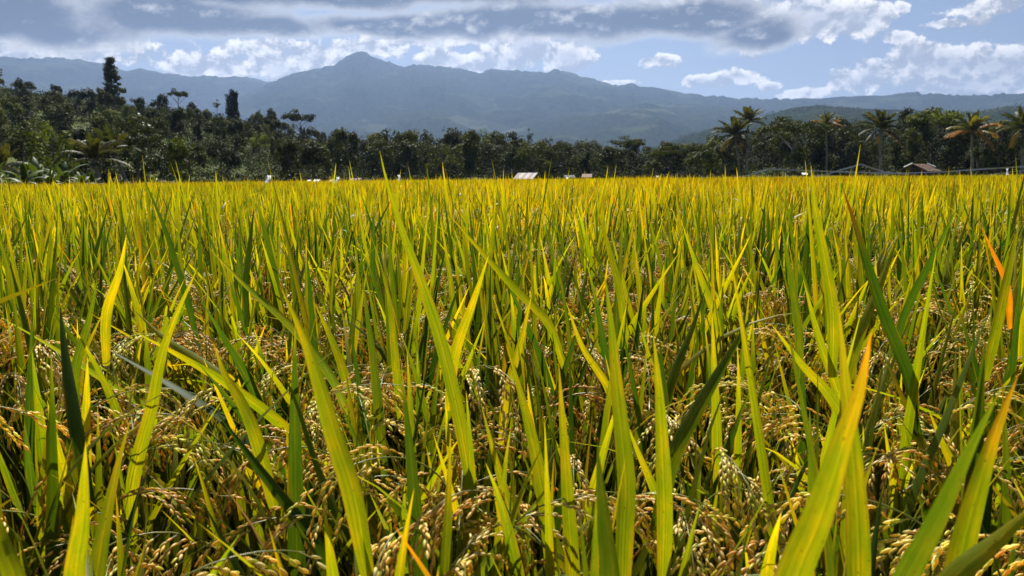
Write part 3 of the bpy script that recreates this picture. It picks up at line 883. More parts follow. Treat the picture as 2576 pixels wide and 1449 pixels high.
def gable_hut(px, r, zbase, wall_h, W_, L_, rise, over, rz, label, roofmat, wallmat, name='hut', trim=True):
    p = gpt(px, r); p.z = zbase
    t = empty(name, p, label, 'hut', None, rz)
    mb = MB()
    mb.add(*box(-L_ / 2, L_ / 2, -W_ / 2, -W_ / 2 + .05, -.3, wall_h * .55), (.5, .5, .5))
    mb.add(*box(-L_ / 2, L_ / 2, W_ / 2 - .05, W_ / 2, -.3, wall_h), (.5, .5, .5))
    mb.add(*box(-L_ / 2 - .002, -L_ / 2 + .05, -W_ / 2 + .051, W_ / 2 - .051, -.3, wall_h * .55), (.5, .5, .5))
    mb.add(*box(L_ / 2 - .05, L_ / 2 + .002, -W_ / 2 + .051, W_ / 2 - .051, -.3, wall_h), (.5, .5, .5))
    mb.build('wall', wallmat, t)
    for sx in (-1, 0, 1):
        for sy in (-1, 1):
            q = MB(); q.add(*tube([(sx * L_ / 2, sy * W_ / 2, -.3), (sx * L_ / 2, sy * W_ / 2, wall_h + .1)], [.07, .07], 6), (.5, .5, .5)); q.build('post', M['wood'], t)
    # roof in courses of shingles, each course a little proud of the one below it
    rb = MB()
    nc = 9
    hw = W_ / 2 + over; hl = L_ / 2 + over
    for sy in (-1, 1):
        for c in range(nc):
            f0, f1 = c / nc, (c + 1.15) / nc
            f1 = min(f1, 1)
            y0, z0 = sy * hw * (1 - f0), wall_h - over * rise / hw + (rise + over * rise / hw) * f0
            y1, z1 = sy * hw * (1 - f1), wall_h - over * rise / hw + (rise + over * rise / hw) * f1
            ns = 26
            xs = np.linspace(-hl, hl, ns + 1)
            jz = rng.uniform(0, .03, ns)
            for k in range(ns):
                v, q = box(xs[k] + .004, xs[k + 1] - .004, 0, 1, 0, .03)
                yy, zz = v[:, 1], v[:, 2]
                v2 = np.stack([v[:, 0], y0 + (y1 - y0) * yy, z0 + (z1 - z0) * yy + zz + jz[k] + .03 * (1 - yy)], 1)
                rb.add(v2, q, (.5, .5, .5))
    roof = rb.build('roof', roofmat, t)
    # gable boards
    for sx in (-1, 1):
        g = MB(); x = sx * (L_ / 2)
        nb = 10; ys = np.linspace(-W_ / 2, W_ / 2, nb + 1)
        for k in range(nb):
            ym = max(abs(ys[k]), abs(ys[k + 1]))
            top = wall_h + rise * (1 - ym / (W_ / 2)) * .92
            g.add(*box(x - .02, x + .02, ys[k] + .004, ys[k + 1] - .004, wall_h - .05, top), (.5, .5, .5))
        g.build('gable', M['wood'], t)
    if trim:
        for sx in (-1, 1):
            for sy in (-1, 1):
                e = MB(); x = sx * (hl + .02)
                e.add(*tube([(x, sy * hw * .55, wall_h + rise * .42 + .11), (x, sy * .02, wall_h + rise + .12)], [.10, .10], 4), (.5, .5, .5))
                if sy * sx < 0: e.build('ridge_cap', M['pale_trim'], roof)
    return t
gable_hut(2312, 122, .55, 1.15, 3.3, 3.7, .85, .45, R(40), 'weathered shingled gable hut behind white tapes on the right', M['shingle'], M['wood'])
gable_hut(1432, 126, .2, .95, 1.2, 1.5, .35, .12, R(12), 'small grey-roofed hut to the right of the tin shelter', M['pale_trim'], M['wood'], trim=False)
pw = gpt(1547, 176)
hz = (at(1547, 386, pw.y).z)
gable_hut(1547, 172, hz - 2.4, 2.0, 2.6, 2.4, .7, .3, R(70), 'white-roofed house half hidden among the trees', M['pale_trim'], M['wood'], name='house', trim=False)

# white plastic bird-scaring tapes strung on poles
def tape(pts, label, width=.13):
    P = np.array([tuple(at(x, y, d)) for x, y, d in pts])
    seg = []
    for a, b in zip(P[:-1], P[1:]):
        n = 14; t = np.linspace(0, 1, n)[:, None]
        s = a * (1 - t) + b * t
        s[:, 2] -= .04 * np.sin(np.pi * t[:, 0]) * np.linalg.norm(b - a) * .05
        seg.append(s[:-1] if len(seg) < len(P) - 2 else s)
    P = np.concatenate(seg)[None]
    m_ = P.shape[1]
    ph = np.linspace(0, m_ * .35, m_)
    Sd = np.stack([0 * ph, .45 * np.sin(ph), .9 + 0 * ph], 1); Sd = unit(Sd)[None]
    v, q, u, k = strip(P, Sd, np.full((1, m_), width))
    mb = MB(); mb.add(v, q, (.5, .5, .5)); o = mb.build('bird_tape', M['tape'])
    c = P.reshape(-1, 3).mean(0)
    return tag(o, label, 'tape', 'white tapes strung over the field')
def tape_material():
    mt, t, o = material('thin_white_plastic_tape')
    p = t.new('ShaderNodeBsdfPrincipled'); p.inputs['Base Color'].default_value = (.8, .82, .85, 1); p.inputs['Roughness'].default_value = .35
    p.inputs['Alpha'].default_value = .75
    t.nt.links.new(p.outputs[0], o.inputs[0]); return mt
M['tape'] = tape_material()
tape([(1805, 451, 84), (1872, 444, 80), (1933, 425, 76), (2172, 434, 74), (2266, 435.5, 72), (2372, 432.5, 70), (2459, 426, 69), (2590, 418, 68)], 'longest white tape running right past the shingled hut')
tape([(2040, 445, 66), (2070, 441, 66), (2165, 413, 64), (2225, 433, 66), (2285, 439, 68)], 'white tape rising to a peak left of the shingled hut')
tape([(1758, 441, 92), (1774, 448, 92), (1789, 438, 92), (1812, 448, 92)], 'short zigzag white tape left of the twin palms', .07)
tape([(2480, 441, 58), (2535, 433, 58), (2590, 427, 58)], 'white tape low at the right edge of the field', .06)
for (px, py, d, lab) in [(1933, 424, 76, 'thin pole holding the longest tape near the twin palms'), (2165, 412, 64, 'thin pole under the peak of the raised white tape'),
                         (2459, 425, 69, 'thin pole below the palm with orange fronds'), (2535, 428, 58, 'short pole near the right edge carrying low tape')]:
    a = at(px, py, d); mb = MB()
    o = None
    mb.add(*tube([(0, 0, -.2), (.01, 0, a.z * .5), (0, 0, a.z + .03)], [.022, .02, .016], 6), (.5, .5, .5))
    o = mb.build('tape_pole', M['wood']); o.location = (a.x, a.y, 0)
    tag(o, lab, 'pole', 'poles carrying the tapes')

# rags, sheets and bottles on sticks
def scarecrow_rag(px, py0, py1, wpx, d, label, tilt=0.0):
    a, b = at(px, py0, d), at(px, py1, d)
    t = empty('scare_flag', (a.x, a.y, 0), label, 'flag', 'white scare flags in the field')
    mb = MB(); mb.add(*tube([(0, 0, 0), (0, 0, a.z + .02)], [.012, .01], 5), (.5, .5, .5)); mb.build('stick', M['wood'], t)
    w = wpx * d / F; h = a.z - b.z; n = 7
    tt = np.linspace(0, 1, n)
    h = max(h, .1)
    P = np.stack([tilt * tt * w + .1 * w * np.sin(tt * 6), .25 * w * np.sin(tt * 5), a.z - h * tt], 1)[None]
    Sd = unit(np.stack([np.ones(n), .6 * np.sin(tt * 4), 0 * tt], 1))[None]
    v, q, u, k = strip(P, Sd, (w * (1 - .25 * np.sin(tt * 5)))[None], fold=.12)
    mb = MB(); mb.add(v, q, (.82, .84, .88)); mb.build('rag', M['rag'], t)
scarecrow_rag(677, 441, 460, 10, 26, 'crumpled white rag on a stick left of centre', -.5)
scarecrow_rag(850, 445, 464, 8, 30, 'slim pale rag beside a tall blade left of centre', -.8)
scarecrow_rag(1003, 440, 456, 7, 60, 'small white rag before the dark trees at centre', .2)
scarecrow_rag(1653, 442, 453, 8, 70, 'tiny white rag far right of the tin shelter', .1)
scarecrow_rag(2534, 424, 440, 6, 57, 'white rag hanging near the right edge tape', .2)
def tin_sheet(px, py, wpx, hpx, d, label):
    a = at(px, py, d); w, h = wpx * d / F, hpx * d / F
    n = 9; xs = np.linspace(-w / 2, w / 2, n)
    V = np.stack([np.stack([xs, np.full(n, -h), .02 * np.cos(np.arange(n) * np.pi) - h * .5], 1), np.stack([xs, np.full(n, h), .02 * np.cos(np.arange(n) * np.pi) + h * .5], 1)], 1).reshape(-1, 3)
    idx = np.arange(2 * n).reshape(n, 2)
    t = empty('tin_sheet', (a.x, a.y, 0), label, 'tin sheet', 'shiny sheets lying over the crop')
    mb = MB(); mb.add(V + [0, 0, a.z], np.stack([idx[:-1, 0], idx[1:, 0], idx[1:, 1], idx[:-1, 1]], -1), (.5, .5, .5)); mb.build('sheet', M['white_plastic'], t)
    for sx in (-1, 1):
        q = MB(); q.add(*tube([(sx * w * .4, 0, 0), (sx * w * .4, 0, a.z - .05)], [.02, .02], 5), (.5, .5, .5)); q.build('post', M['wood'], t)
tin_sheet(797, 454.5, 16, 5, 60, 'wider shiny white sheet above the crop left of centre')
tin_sheet(778, 454, 9, 3, 64, 'small shiny sheet just left of the wider one')
tin_sheet(836, 455, 13, 6, 44, 'bright white sheet right beside the slim pale rag')
tin_sheet(1428, 450, 7, 7, 100, 'bright white sheet under the small grey-roofed hut')
tin_sheet(2024, 437, 14, 5, 90, 'white sheet below the tapes between the palms')
# distant white house on the mountain foot
a = at(1036, 319, 4900)
mb = MB(); mb.add(*box(-5.5, 5.5, -4, 4, -14, 3), (.5, .5, .5)); hm = empty('house', (a.x, a.y, a.z), 'bright white house far off on the mountain foot', 'house'); hm.scale = (1.6, 1.6, 1.6)
mb.build('wall', M['white_plastic'], hm)
mb = MB(); V = np.array([(-6, -4.6, 3.01), (6, -4.6, 3.01), (6, 0, 5.8), (-6, 0, 5.8), (-6, 4.6, 3.01), (6, 4.6, 3.01)]); mb.add(V, [(0, 1, 2, 3), (3, 2, 5, 4)], (.5, .5, .5)); mb.build('roof', M['pale_trim'], hm)

# ------------------------------------------------------------------ rice
def width_profile(t, base=.45):
    return np.clip(base + t / .22 * (1 - base), 0, 1) * np.clip(1 - np.clip((t - .38) / .62, 0, 1) ** 1.55, .012, 1)

LEAF_G = np.array([.090, .135, .012]); LEAF_Y = np.array([.248, .276, .010]); LEAF_YY = np.array([.40, .36, .012]); LEAF_O = np.array([.55, .24, .02]); LEAF_D = np.array([.040, .085, .014])
def leaf_colours(n, m_, rg, yellow=.5, tip=.7, dead=.012):
    t = np.linspace(0, 1, m_)
    mixv = np.clip(rg.normal(yellow, .28, n), 0, 1)[:, None, None]
    base = LEAF_G * (1 - mixv) + LEAF_Y * mixv
    dk = (rg.random(n) < .22)[:, None, None]
    base = np.where(dk, LEAF_D, base)
    yl = (rg.random(n) < .14)[:, None, None]
    base = np.where(yl, LEAF_YY * .9, base)
    dd = (rg.random(n) < dead)[:, None, None]
    base = np.where(dd, LEAF_O, base)
    tp = np.clip((t - rg.uniform(.72, .93, n)[:, None]) / .2, 0, 1) * (rg.random(n) < tip)[:, None]
    tipc = np.where((rg.random(n) < .18)[:, None, None], LEAF_O * .8, LEAF_YY)
    c = base * (1 - tp[..., None]) + tipc * tp[..., None]
    grad = (.45 + .75 * t)[None, :, None] * np.array([1, 1, 1])  # darker foot, brighter tip: leaf colour plus painted shade between the plants
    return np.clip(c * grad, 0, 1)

def gen_leaves(n, rg, m_=9, L=(.38, .54), lean=(.04, .62), curve=(-.15, .65), wid=(.0135, .0215), base_z=(.44, .58), rad=.05, fold=.12, yellow=.5, dead=.004):
    ph = rg.uniform(0, 2 * np.pi, n); th0 = rg.uniform(*lean, n) * rg.uniform(.3, 1, n); kp = rg.uniform(*curve, n) * rg.uniform(0, 1, n)
    kp = np.where(rg.random(n) < .10, rg.uniform(.8, 1.9, n), kp)
    Ln = rg.uniform(*L, n) * np.where(rg.random(n) < .04, rg.uniform(1.12, 1.32, n), 1.0); t = np.linspace(0, 1, m_)
    th = th0[:, None] + kp[:, None] * t ** 2
    d = np.stack([np.sin(th) * np.cos(ph)[:, None], np.sin(th) * np.sin(ph)[:, None], np.cos(th)], -1)
    b = np.stack([np.cos(ph) * rad * rg.uniform(.2, 1, n), np.sin(ph) * rad * rg.uniform(.2, 1, n), rg.uniform(*base_z, n)], 1)
    P = np.concatenate([b[:, None], b[:, None] + np.cumsum(d[:, :-1] * (Ln / (m_ - 1))[:, None, None], 1)], 1)
    s = np.stack([-np.sin(ph), np.cos(ph), 0 * ph], 1)[:, None].repeat(m_, 1)
    nr = np.cross(s, d)
    tw = rg.uniform(-1.0, 1.0, n)[:, None] + rg.uniform(-.5, .5, n)[:, None] * t
    Sd = s * np.cos(tw)[..., None] + nr * np.sin(tw)[..., None]
    Wd = rg.uniform(*wid, n)[:, None] * width_profile(t)[None]
    return P, Sd, Wd, leaf_colours(n, m_, rg, yellow, dead=dead)

def grains(base, d, rg, lod, col):
    """spindle-shaped grains at base (n,3) pointing along d (n,3)"""
    n = len(base)
    if lod == 0: sides, tt, rr = 6, np.array([0, .16, .45, .78, 1.0]), np.array([.18, .72, 1.0, .68, .06])
    elif lod == 1: sides, tt, rr = 4, np.array([0, .4, 1.0]), np.array([.25, 1.0, .08])
    else: sides, tt, rr = 3, np.array([0, .45, 1.0]), np.array([.25, 1.15, .1])
    L = rg.uniform(.0088, .0112, n) * (1.0 if lod == 0 else (1.12 if lod == 1 else 1.5)); w = L * rg.uniform(.165, .20, n) * (1 if lod < 2 else 1.2)
    a = unit(np.cross(d, rg.normal(0, 1, (n, 3)))); b = np.cross(d, a)
    an = np.linspace(0, 2 * np.pi, sides, endpoint=False)
    ring = a[:, None, None] * np.cos(an)[None, None, :, None] + b[:, None, None] * (.78 * np.sin(an))[None, None, :, None]
    V = base[:, None, None] + d[:, None, None] * (tt[None, :, None] * L[:, None, None])[..., None] + ring * (rr[None, :, None] * w[:, None, None])[..., None]
    k = len(tt); idx = np.arange(n * k * sides).reshape(n, k, sides); nx = np.roll(idx, -1, 2)
    q = np.stack([idx[:, :-1], nx[:, :-1], nx[:, 1:], idx[:, 1:]], -1).reshape(-1, 4)
    c = np.repeat(col, k * sides, 0)
    return V.reshape(-1, 3), q, c

GR_GOLD, GR_BROWN, GR_GREEN, GR_PALE = np.array([.86, .66, .16]), np.array([.72, .44, .09]), np.array([.66, .64, .09]), np.array([.88, .76, .33])
def panicle(rg, lod=0, nbr=10, tone=0):
    """arching, drooping panicle starting at the origin, bending towards +X"""
    mb = MB()
    m_ = 16
    Lr = rg.uniform(.22, .29)
    th = np.interp(np.linspace(0, 1, m_), [0, .3, 1], [rg.uniform(.05, .25), rg.uniform(.5, .9), rg.uniform(2.1, 2.8)])
    sw = rg.normal(0, .25) * np.linspace(0, 1, m_) ** 2
    d = np.stack([np.sin(th), np.sin(sw) * .6, np.cos(th)], 1); d = unit(d)
    P = np.concatenate([[[0, 0, 0]], np.cumsum(d[:-1] * Lr / (m_ - 1), 0)])
    if lod < 2: mb.add(*tube(P, np.linspace(.0014, .0005, m_), 4 if lod == 0 else 3), (.24, .26, .045))
    if lod < 2: mb.add(*tube([(-.03, 0, -.30), (-.012, 0, -.15), (0, 0, 0)], [.0022, .0018, .0014], 4), (.20, .24, .04))
    bases, dirs = [], []
    for k in range(nbr):
        s = .30 + .68 * k / (nbr - 1)
        i = s * (m_ - 1)
        p0 = np.array([np.interp(i, range(m_), P[:, c]) for c in range(3)]); t0 = unit(np.array([np.interp(i, range(m_), d[:, c]) for c in range(3)]))
        side = rg.normal(0, 1, 3); side -= t0 * side.dot(t0); side = unit(side)
        bl = rg.uniform(.065, .115) * (1.1 - .35 * abs(s - .5))
        nb = 8; cur = p0.copy(); dd = unit(t0 + side * rg.uniform(.2, .65)); pts = [cur.copy()]
        for j in range(nb):
            dd = unit(dd + np.array([0, 0, -.22]) + rg.normal(0, .04, 3)); cur = cur + dd * bl / nb; pts.append(cur.copy())
        pts = np.array(pts)
        if lod == 0: mb.add(*tube(pts, np.linspace(.0006, .0003, nb + 1), 3), (.26, .25, .05))
        ng = int(bl / (.0064 if lod < 2 else .011))
        for j in range(ng):
            f = (.12 + .88 * j / ng) * nb
            q = np.array([np.interp(f, range(nb + 1), pts[:, c]) for c in range(3)])
            tj = unit(pts[min(nb, int(f) + 1)] - pts[min(nb - 1, int(f))])
            o = unit(np.cross(tj, [0, 0, 1.0]) * (1 if j % 2 else -1) + rg.normal(0, .5, 3))
            bases.append(q + o * .0012); dirs.append(unit(tj + o * .24))
    bases, dirs = np.array(bases), np.array(dirs); n = len(bases)
    w = rg.random((n, 1))
    c = [GR_GOLD, GR_BROWN, GR_GREEN, GR_PALE][tone] * .7 + GR_GOLD * .3
    col = np.where(w < .68, c, np.where(w < .76, GR_BROWN, np.where(w < .93, GR_GREEN, GR_PALE))) * rg.uniform(.75, 1.2, (n, 1))
    mb.add(*grains(bases, dirs, rg, lod, col))
    return mb

# shared meshes of the plant parts
rgp = np.random.default_rng(21)
def leaf_meshes(n, **kw):
    out = []
    for i in range(n):
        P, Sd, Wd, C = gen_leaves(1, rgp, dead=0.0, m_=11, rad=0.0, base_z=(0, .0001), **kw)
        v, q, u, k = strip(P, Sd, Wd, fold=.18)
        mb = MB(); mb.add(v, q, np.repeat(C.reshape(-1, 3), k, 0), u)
        out.append(mb.mesh('leaf', M['rice_leaf'], True))
    return out
LEAVES = leaf_meshes(44)
PANS = [panicle(rgp, 0, int(rgp.integers(9, 13)), tone=[0, 3, 1, 2, 0, 0, 0, 3, 2, 0, 1, 0][i]).mesh('panicle', M['grain'], True) for i in range(12)]
def stem_tuft_mesh(rg):
    mb = MB()
    for i in range(11):
        a = rg.uniform(0, 6.28); r0 = rg.uniform(.01, .045); r1 = r0 + rg.uniform(.0, .07)
        h = rg.uniform(.48, .62)
        mb.add(*tube([(math.cos(a) * r0, math.sin(a) * r0, -.03), (math.cos(a) * (r0 + r1) * .5, math.sin(a) * (r0 + r1) * .5, h * .5), (math.cos(a) * r1, math.sin(a) * r1, h)], [.0042, .0036, .0022], 4), LEAF_G * rg.uniform(.6, 1.2) + [.03, .02, 0])
    P, Sd, Wd, C = gen_leaves(15, rg, m_=8, L=(.28, .46), lean=(.1, .9), curve=(0, 1.4), wid=(.008, .013), base_z=(.12, .42), rad=.06, yellow=.35)
    v, q, u, k = strip(P, Sd, Wd, fold=.12)
    mb.add(v, q, np.repeat(C.reshape(-1, 3) * np.array([.9, .8, .9]), k, 0), u)
    return mb.mesh('stem_tuft', M['stem'])
TUFTS = [stem_tuft_mesh(rgp) for _ in range(6)]

def rice_parts(t, rg, n_leaf, n_pan, leaf_scale=(.88, 1.12), pan_z=(.50, .62), leaf_z=(.44, .58)):
    o = obj('stem_tuft', TUFTS[int(rg.integers(len(TUFTS)))], t); o.rotation_euler = (0, 0, rg.uniform(0, 6.28))
    for i in range(n_leaf):
        l = obj('leaf', LEAVES[int(rg.integers(len(LEAVES)))], t)
        a = rg.uniform(0, 6.28); rr = rg.uniform(.01, .07)
        l.location = (math.cos(a) * rr, math.sin(a) * rr, rg.uniform(*leaf_z)); l.rotation_euler = (0, 0, rg.uniform(0, 6.28))
        s = rg.uniform(*leaf_scale); ws = s * (1.25 if leaf_scale[1] < 1 else 1.08); l.scale = (ws, ws, s)
    for i in range(n_pan):
        a = i * 6.28 / n_pan + rg.uniform(-.5, .5)
        p = obj('panicle', PANS[int(rg.integers(len(PANS)))], t)
        p.location = (math.cos(a) * .035, math.sin(a) * .035, rg.uniform(*pan_z)); p.rotation_euler = (rg.normal(0, .12), rg.normal(0, .12), a + rg.normal(0, .4)); s = rg.uniform(.9, 1.15); p.scale = (s, s, s)

# --- leaves that stand out in the photograph: (points from tip to foot, width in px, colour, what it looks like, real width)
HERO = [
 ([(955, 378), (975, 465), (1015, 590), (1065, 725), (1120, 900), (1170, 1130)], 40, 'Gy', 'the tallest bowed leaf crossing the horizon', .0185),
 ([(1073, 410), (1080, 480), (1087, 560), (1092, 660)], 12, 'G', 'one short green leaf tip standing over the field edge', .013),
 ([(2040, 415), (2050, 520), (2072, 640), (2095, 790)], 34, 'Y', 'a bright wide leaf that tops the horizon', .018),
 ([(2290, 400), (2287, 480), (2285, 560), (2284, 680)], 8, 'D', 'one needle-thin dark leaf beside the shingled hut', .009),
 ([(2118, 468), (2150, 560), (2220, 780), (2290, 960)], 36, 'Dr', 'a dark green leaf with reddish tip', .018),
 ([(0, 797), (130, 872), (330, 1000), (480, 1090), (640, 1165), (760, 1235)], 27, 'Gl', 'the long arched leaf crossing the lower left', .018),
 ([(230, 790), (380, 880), (480, 960), (600, 1060), (700, 1150)], 18, 'YY', 'a narrow yellow leaf slanting beneath the arched one', .014),
 ([(498, 672), (440, 800), (405, 900), (380, 1030), (335, 1210)], 38, 'Y', 'a yellow-green leaf leaning right from the lower left', .018),
 ([(705, 720), (760, 840), (800, 960), (840, 1100), (885, 1240)], 60, 'Y', 'a broad leaf with cast shadow bands', .019),
 ([(520, 618), (620, 720), (740, 830), (840, 960)], 26, 'Gl', 'a pale leaf slanting down to the right', .015),
 ([(680, 880), (740, 1000), (800, 1180), (880, 1370), (920, 1460)], 40, 'G', 'a deep green leaf sloping to the bottom edge', .018),
 ([(540, 1030), (660, 1190), (760, 1320), (820, 1410)], 42, 'D', 'a dark grey-green leaf above hanging grains', .018),
 ([(220, 895), (218, 1000), (215, 1180)], 34, 'YY', 'a short bright yellow upright leaf on the left', .017),
 ([(130, 955), (125, 1100), (108, 1270)], 34, 'Y', 'a yellow-green upright leaf at the left edge', .017),
 ([(150, 760), (165, 900), (195, 1100)], 38, 'D', 'a dark upright leaf on the left', .018),
 ([(80, 790), (78, 900), (74, 1160)], 28, 'D', 'a dark narrow leaf near the left edge', .016),
 ([(216, 1110), (212, 1200), (205, 1320), (186, 1470)], 62, 'Y', 'a wide near leaf at the bottom left', .0185),
 ([(-30, 1200), (-5, 1330), (45, 1480)], 66, 'Y', 'a wide leaf cut by the bottom left corner', .0185),
 ([(910, 690), (925, 800), (945, 960), (958, 1110)], 30, 'G', 'a straight green leaf left of centre', .016),
 ([(960, 670), (980, 760), (996, 920)], 24, 'Y', 'a slim light leaf left of centre', .015),
 ([(1230, 640), (1190, 760), (1145, 890)], 32, 'YY', 'a golden leaf with orange edge near the centre', .017),
 ([(1130, 540), (1200, 620), (1290, 720), (1380, 815)], 24, 'Y', 'a long light leaf sloping right at centre', .016),
 ([(1275, 870), (1310, 990), (1345, 1130), (1375, 1300)], 42, 'Y', 'a lit leaf sloping right below the centre', .018),
 ([(1405, 905), (1411, 1000), (1425, 1200), (1442, 1465)], 44, 'Yt', 'an upright leaf with yellow tip at bottom centre', .018),
 ([(1520, 685), (1535, 800), (1555, 1000), (1575, 1200), (1572, 1330)], 54, 'Gy', 'a broad upright leaf right of centre', .019),
 ([(1642, 830), (1655, 950), (1665, 1100), (1672, 1290)], 48, 'Yb', 'the brightest upright leaf right of centre', .018),
 ([(1790, 765), (1795, 880), (1803, 1100), (1806, 1300)], 34, 'Y', 'a slim upright lit leaf right of centre', .017),
 ([(1775, 725), (1740, 830), (1700, 930), (1665, 1060)], 30, 'G', 'a dark leaf leaning right past the centre', .017),
 ([(1905, 770), (1830, 900), (1760, 1020), (1695, 1150)], 46, 'G', 'a broad dark leaf leaning strongly right', .018),
 ([(1855, 860), (1858, 1000), (1852, 1310)], 26, 'Y', 'a narrow straight leaf right of centre', .014),
 ([(1878, 880), (1883, 1100), (1888, 1460)], 15, 'D', 'a very thin dark blade reaching the bottom edge', .010),
 ([(2192, 830), (2165, 970), (2125, 1090), (2060, 1290), (1985, 1480)], 104, 'Yo', 'the widest near leaf with orange-flecked tip', .020),
 ([(2110, 770), (2125, 950), (2150, 1200), (2160, 1465)], 68, 'Yt', 'a wide yellow-tipped leaf crossing behind the widest leaf', .0185),
 ([(1940, 815), (2020, 920), (2080, 985), (2130, 1075)], 36, 'Y', 'a light leaf sloping right toward the widest leaf', .017),
 ([(2020, 700), (2060, 850), (2100, 960), (2125, 1050)], 32, 'Y', 'an upright light leaf over the widest leaf', .017),
 ([(2562, 940), (2500, 1100), (2440, 1300), (2395, 1490)], 78, 'Yo', 'a wide orange-tipped leaf at the right edge', .0195),
 ([(2515, 985), (2440, 1130), (2345, 1330), (2265, 1490)], 96, 'G', 'a very wide deep green leaf at bottom right', .0205),
 ([(2640, 1240), (2520, 1350), (2370, 1490)], 84, 'Y', 'a wide leaf lying across the bottom right corner', .0195),
 ([(2335, 1028), (2368, 1110), (2400, 1190)], 30, 'YY', 'a short golden leaf at the lower right', .015),
 ([(2500, 760), (2440, 900), (2380, 1050), (2300, 1240)], 40, 'G', 'a long green leaf leaning right at the right side', .018),
 ([(2468, 570), (2500, 640), (2535, 725)], 17, 'O', 'one dried bright orange leaf on the right', .014),
 ([(2565, 555), (2542, 660), (2510, 810)], 28, 'Y', 'an upright leaf at the right edge behind the orange leaf', .016),
 ([(2412, 515), (2350, 640), (2280, 780)], 24, 'D', 'a dark leaf leaning right below the shingled hut', .016),
 ([(2262, 585), (2220, 700), (2165, 840)], 26, 'Y', 'a light leaf leaning right below the hut', .016),
 ([(1500, 515), (1530, 620), (1562, 750)], 22, 'Y', 'a slim lit leaf over the right of centre', .015),
 ([(1503, 1110), (1508, 1200), (1520, 1320), (1535, 1470)], 64, 'G', 'a wide half-shaded leaf at bottom centre', .0185),
 ([(1120, 1000), (1130, 1120), (1155, 1300)], 30, 'Y', 'a short lit leaf at lower centre', .016),
 ([(1210, 1015), (1240, 1130), (1285, 1300), (1320, 1465)], 38, 'Y', 'a lit leaf running down at lower centre', .017),
 ([(1392, 1205), (1330, 1290), (1205, 1450)], 34, 'Gl', 'a grey-green leaf lying low at bottom centre', .014),
 ([(1885, 1225), (1925, 1340), (1985, 1480)], 40, 'G', 'a green leaf at the foot of the thin dark blade', .016),
 ([(318, 590), (302, 680), (268, 790)], 28, 'YY', 'a golden leaf in the left middle', .016),
 ([(360, 445), (400, 540), (430, 620), (475, 770)], 18, 'D', 'a dark leaf that slopes right in the left middle', .014),
 ([(640, 515), (630, 600), (618, 710)], 18, 'D', 'a stiff dark upright leaf left of centre', .014),
 ([(330, 830), (470, 905), (600, 985), (740, 1100)], 32, 'Y', 'a light leaf slanting beside the narrow yellow one', .017),
 ([(930, 1240), (985, 1350), (1065, 1480)], 30, 'Gl', 'a thin pale leaf at the bottom left of centre', .013),
 ([(850, 1000), (930, 1180), (1010, 1300), (1060, 1470)], 34, 'G', 'a green leaf sloping right at the lower middle left', .017),
 ([(845, 410), (842, 440), (836, 480)], 5, 'Y', 'one lone leaf tip above the field edge left of centre', .011),
 ([(1965, 560), (1990, 700), (2010, 850)], 24, 'G', 'an upright green leaf left of the horizon-topping leaf', .016),
 ([(1340, 730), (1310, 860), (1275, 990)], 26, 'YY', 'a yellow leaf leaning right at the centre', .016),
 ([(1715, 560), (1760, 690), (1800, 800)], 22, 'Y', 'a light sloping leaf under the twin palms', .016),
 ([(339, 781), (414, 852), (499, 908), (585, 975)], 30, 'Y', 'a lit leaf topping the slanting fan on the left', .017),
 ([(169, 861), (264, 903), (345, 972)], 15, 'YY', 'a thin yellow leaf end above the long arched leaf', .012),
 ([(259, 871), (400, 951), (475, 996), (565, 1059), (645, 1145)], 29, 'D', 'a dark leaf inside the slanting fan on the left', .017),
 ([(505, 755), (556, 838), (607, 922), (650, 1010)], 28, 'D', 'a dark leaf sloping right behind the slanting fan', .017),
 ([(537, 861), (565, 941), (607, 1012), (645, 1105)], 40, 'Y', 'a broad lit leaf at the foot of the slanting fan', .018),
 ([(639, 922), (565, 1049), (494, 1191), (400, 1430)], 24, 'G', 'a long leaf crossing the slanting fan the other way', .015),
 ([(1072, 1120), (1091, 1214), (1115, 1345)], 28, 'Y', 'a short lit leaf low left of centre', .016),
 ([(1199, 1007), (1197, 1144), (1204, 1410)], 27, 'D', 'a dark straight leaf at lower centre', .016),
 ([(790, 760), (837, 861), (870, 955)], 27, 'Y', 'a lit leaf beside the broad shadow-banded leaf', .017),
 ([(1424, 760), (1466, 875), (1530, 978)], 22, 'YY', 'a thin golden leaf bending right of centre', .014),
 ([(1570, 1049), (1608, 1144), (1669, 1285), (1735, 1446)], 40, 'Y', 'a long lit leaf sloping right to the bottom edge', .018),
 ([(1584, 1200), (1640, 1320), (1705, 1446)], 35, 'D', 'a dark leaf under the long lit one at the bottom', .017),
 ([(1722, 1290), (1749, 1379), (1766, 1455)], 25, 'YY', 'a golden leaf end at the bottom right of centre', .014),
 ([(2449, 856), (2412, 988), (2376, 1105)], 29, 'G', 'a green leaf leaning right above the pale stem', .016),
 ([(2341, 880), (2256, 1050), (2178, 1222)], 13, 'D', 'a wiry dark leaf crossing right of the widest leaf', .010),
 ([(2430, 1055), (2330, 1190), (2247, 1310), (2180, 1440)], 27, 'Gl', 'a pale blue-green leaf folded across the lower right', .014),
 ([(1988, 950), (1955, 1050), (1912, 1168)], 17, 'D', 'a small dark leaf leaning right of centre bottom', .012),
 ([(20, 640), (60, 800), (95, 960)], 22, 'G', 'a green leaf sloping right at the left edge', .015),
 ([(245, 700), (225, 800), (190, 930)], 26, 'G', 'a green leaf leaning right among dark upright ones', .016),
 ([(1010, 840), (1050, 960), (1080, 1080)], 24, 'G', 'a green leaf beneath the tallest bowed leaf', .015),
]
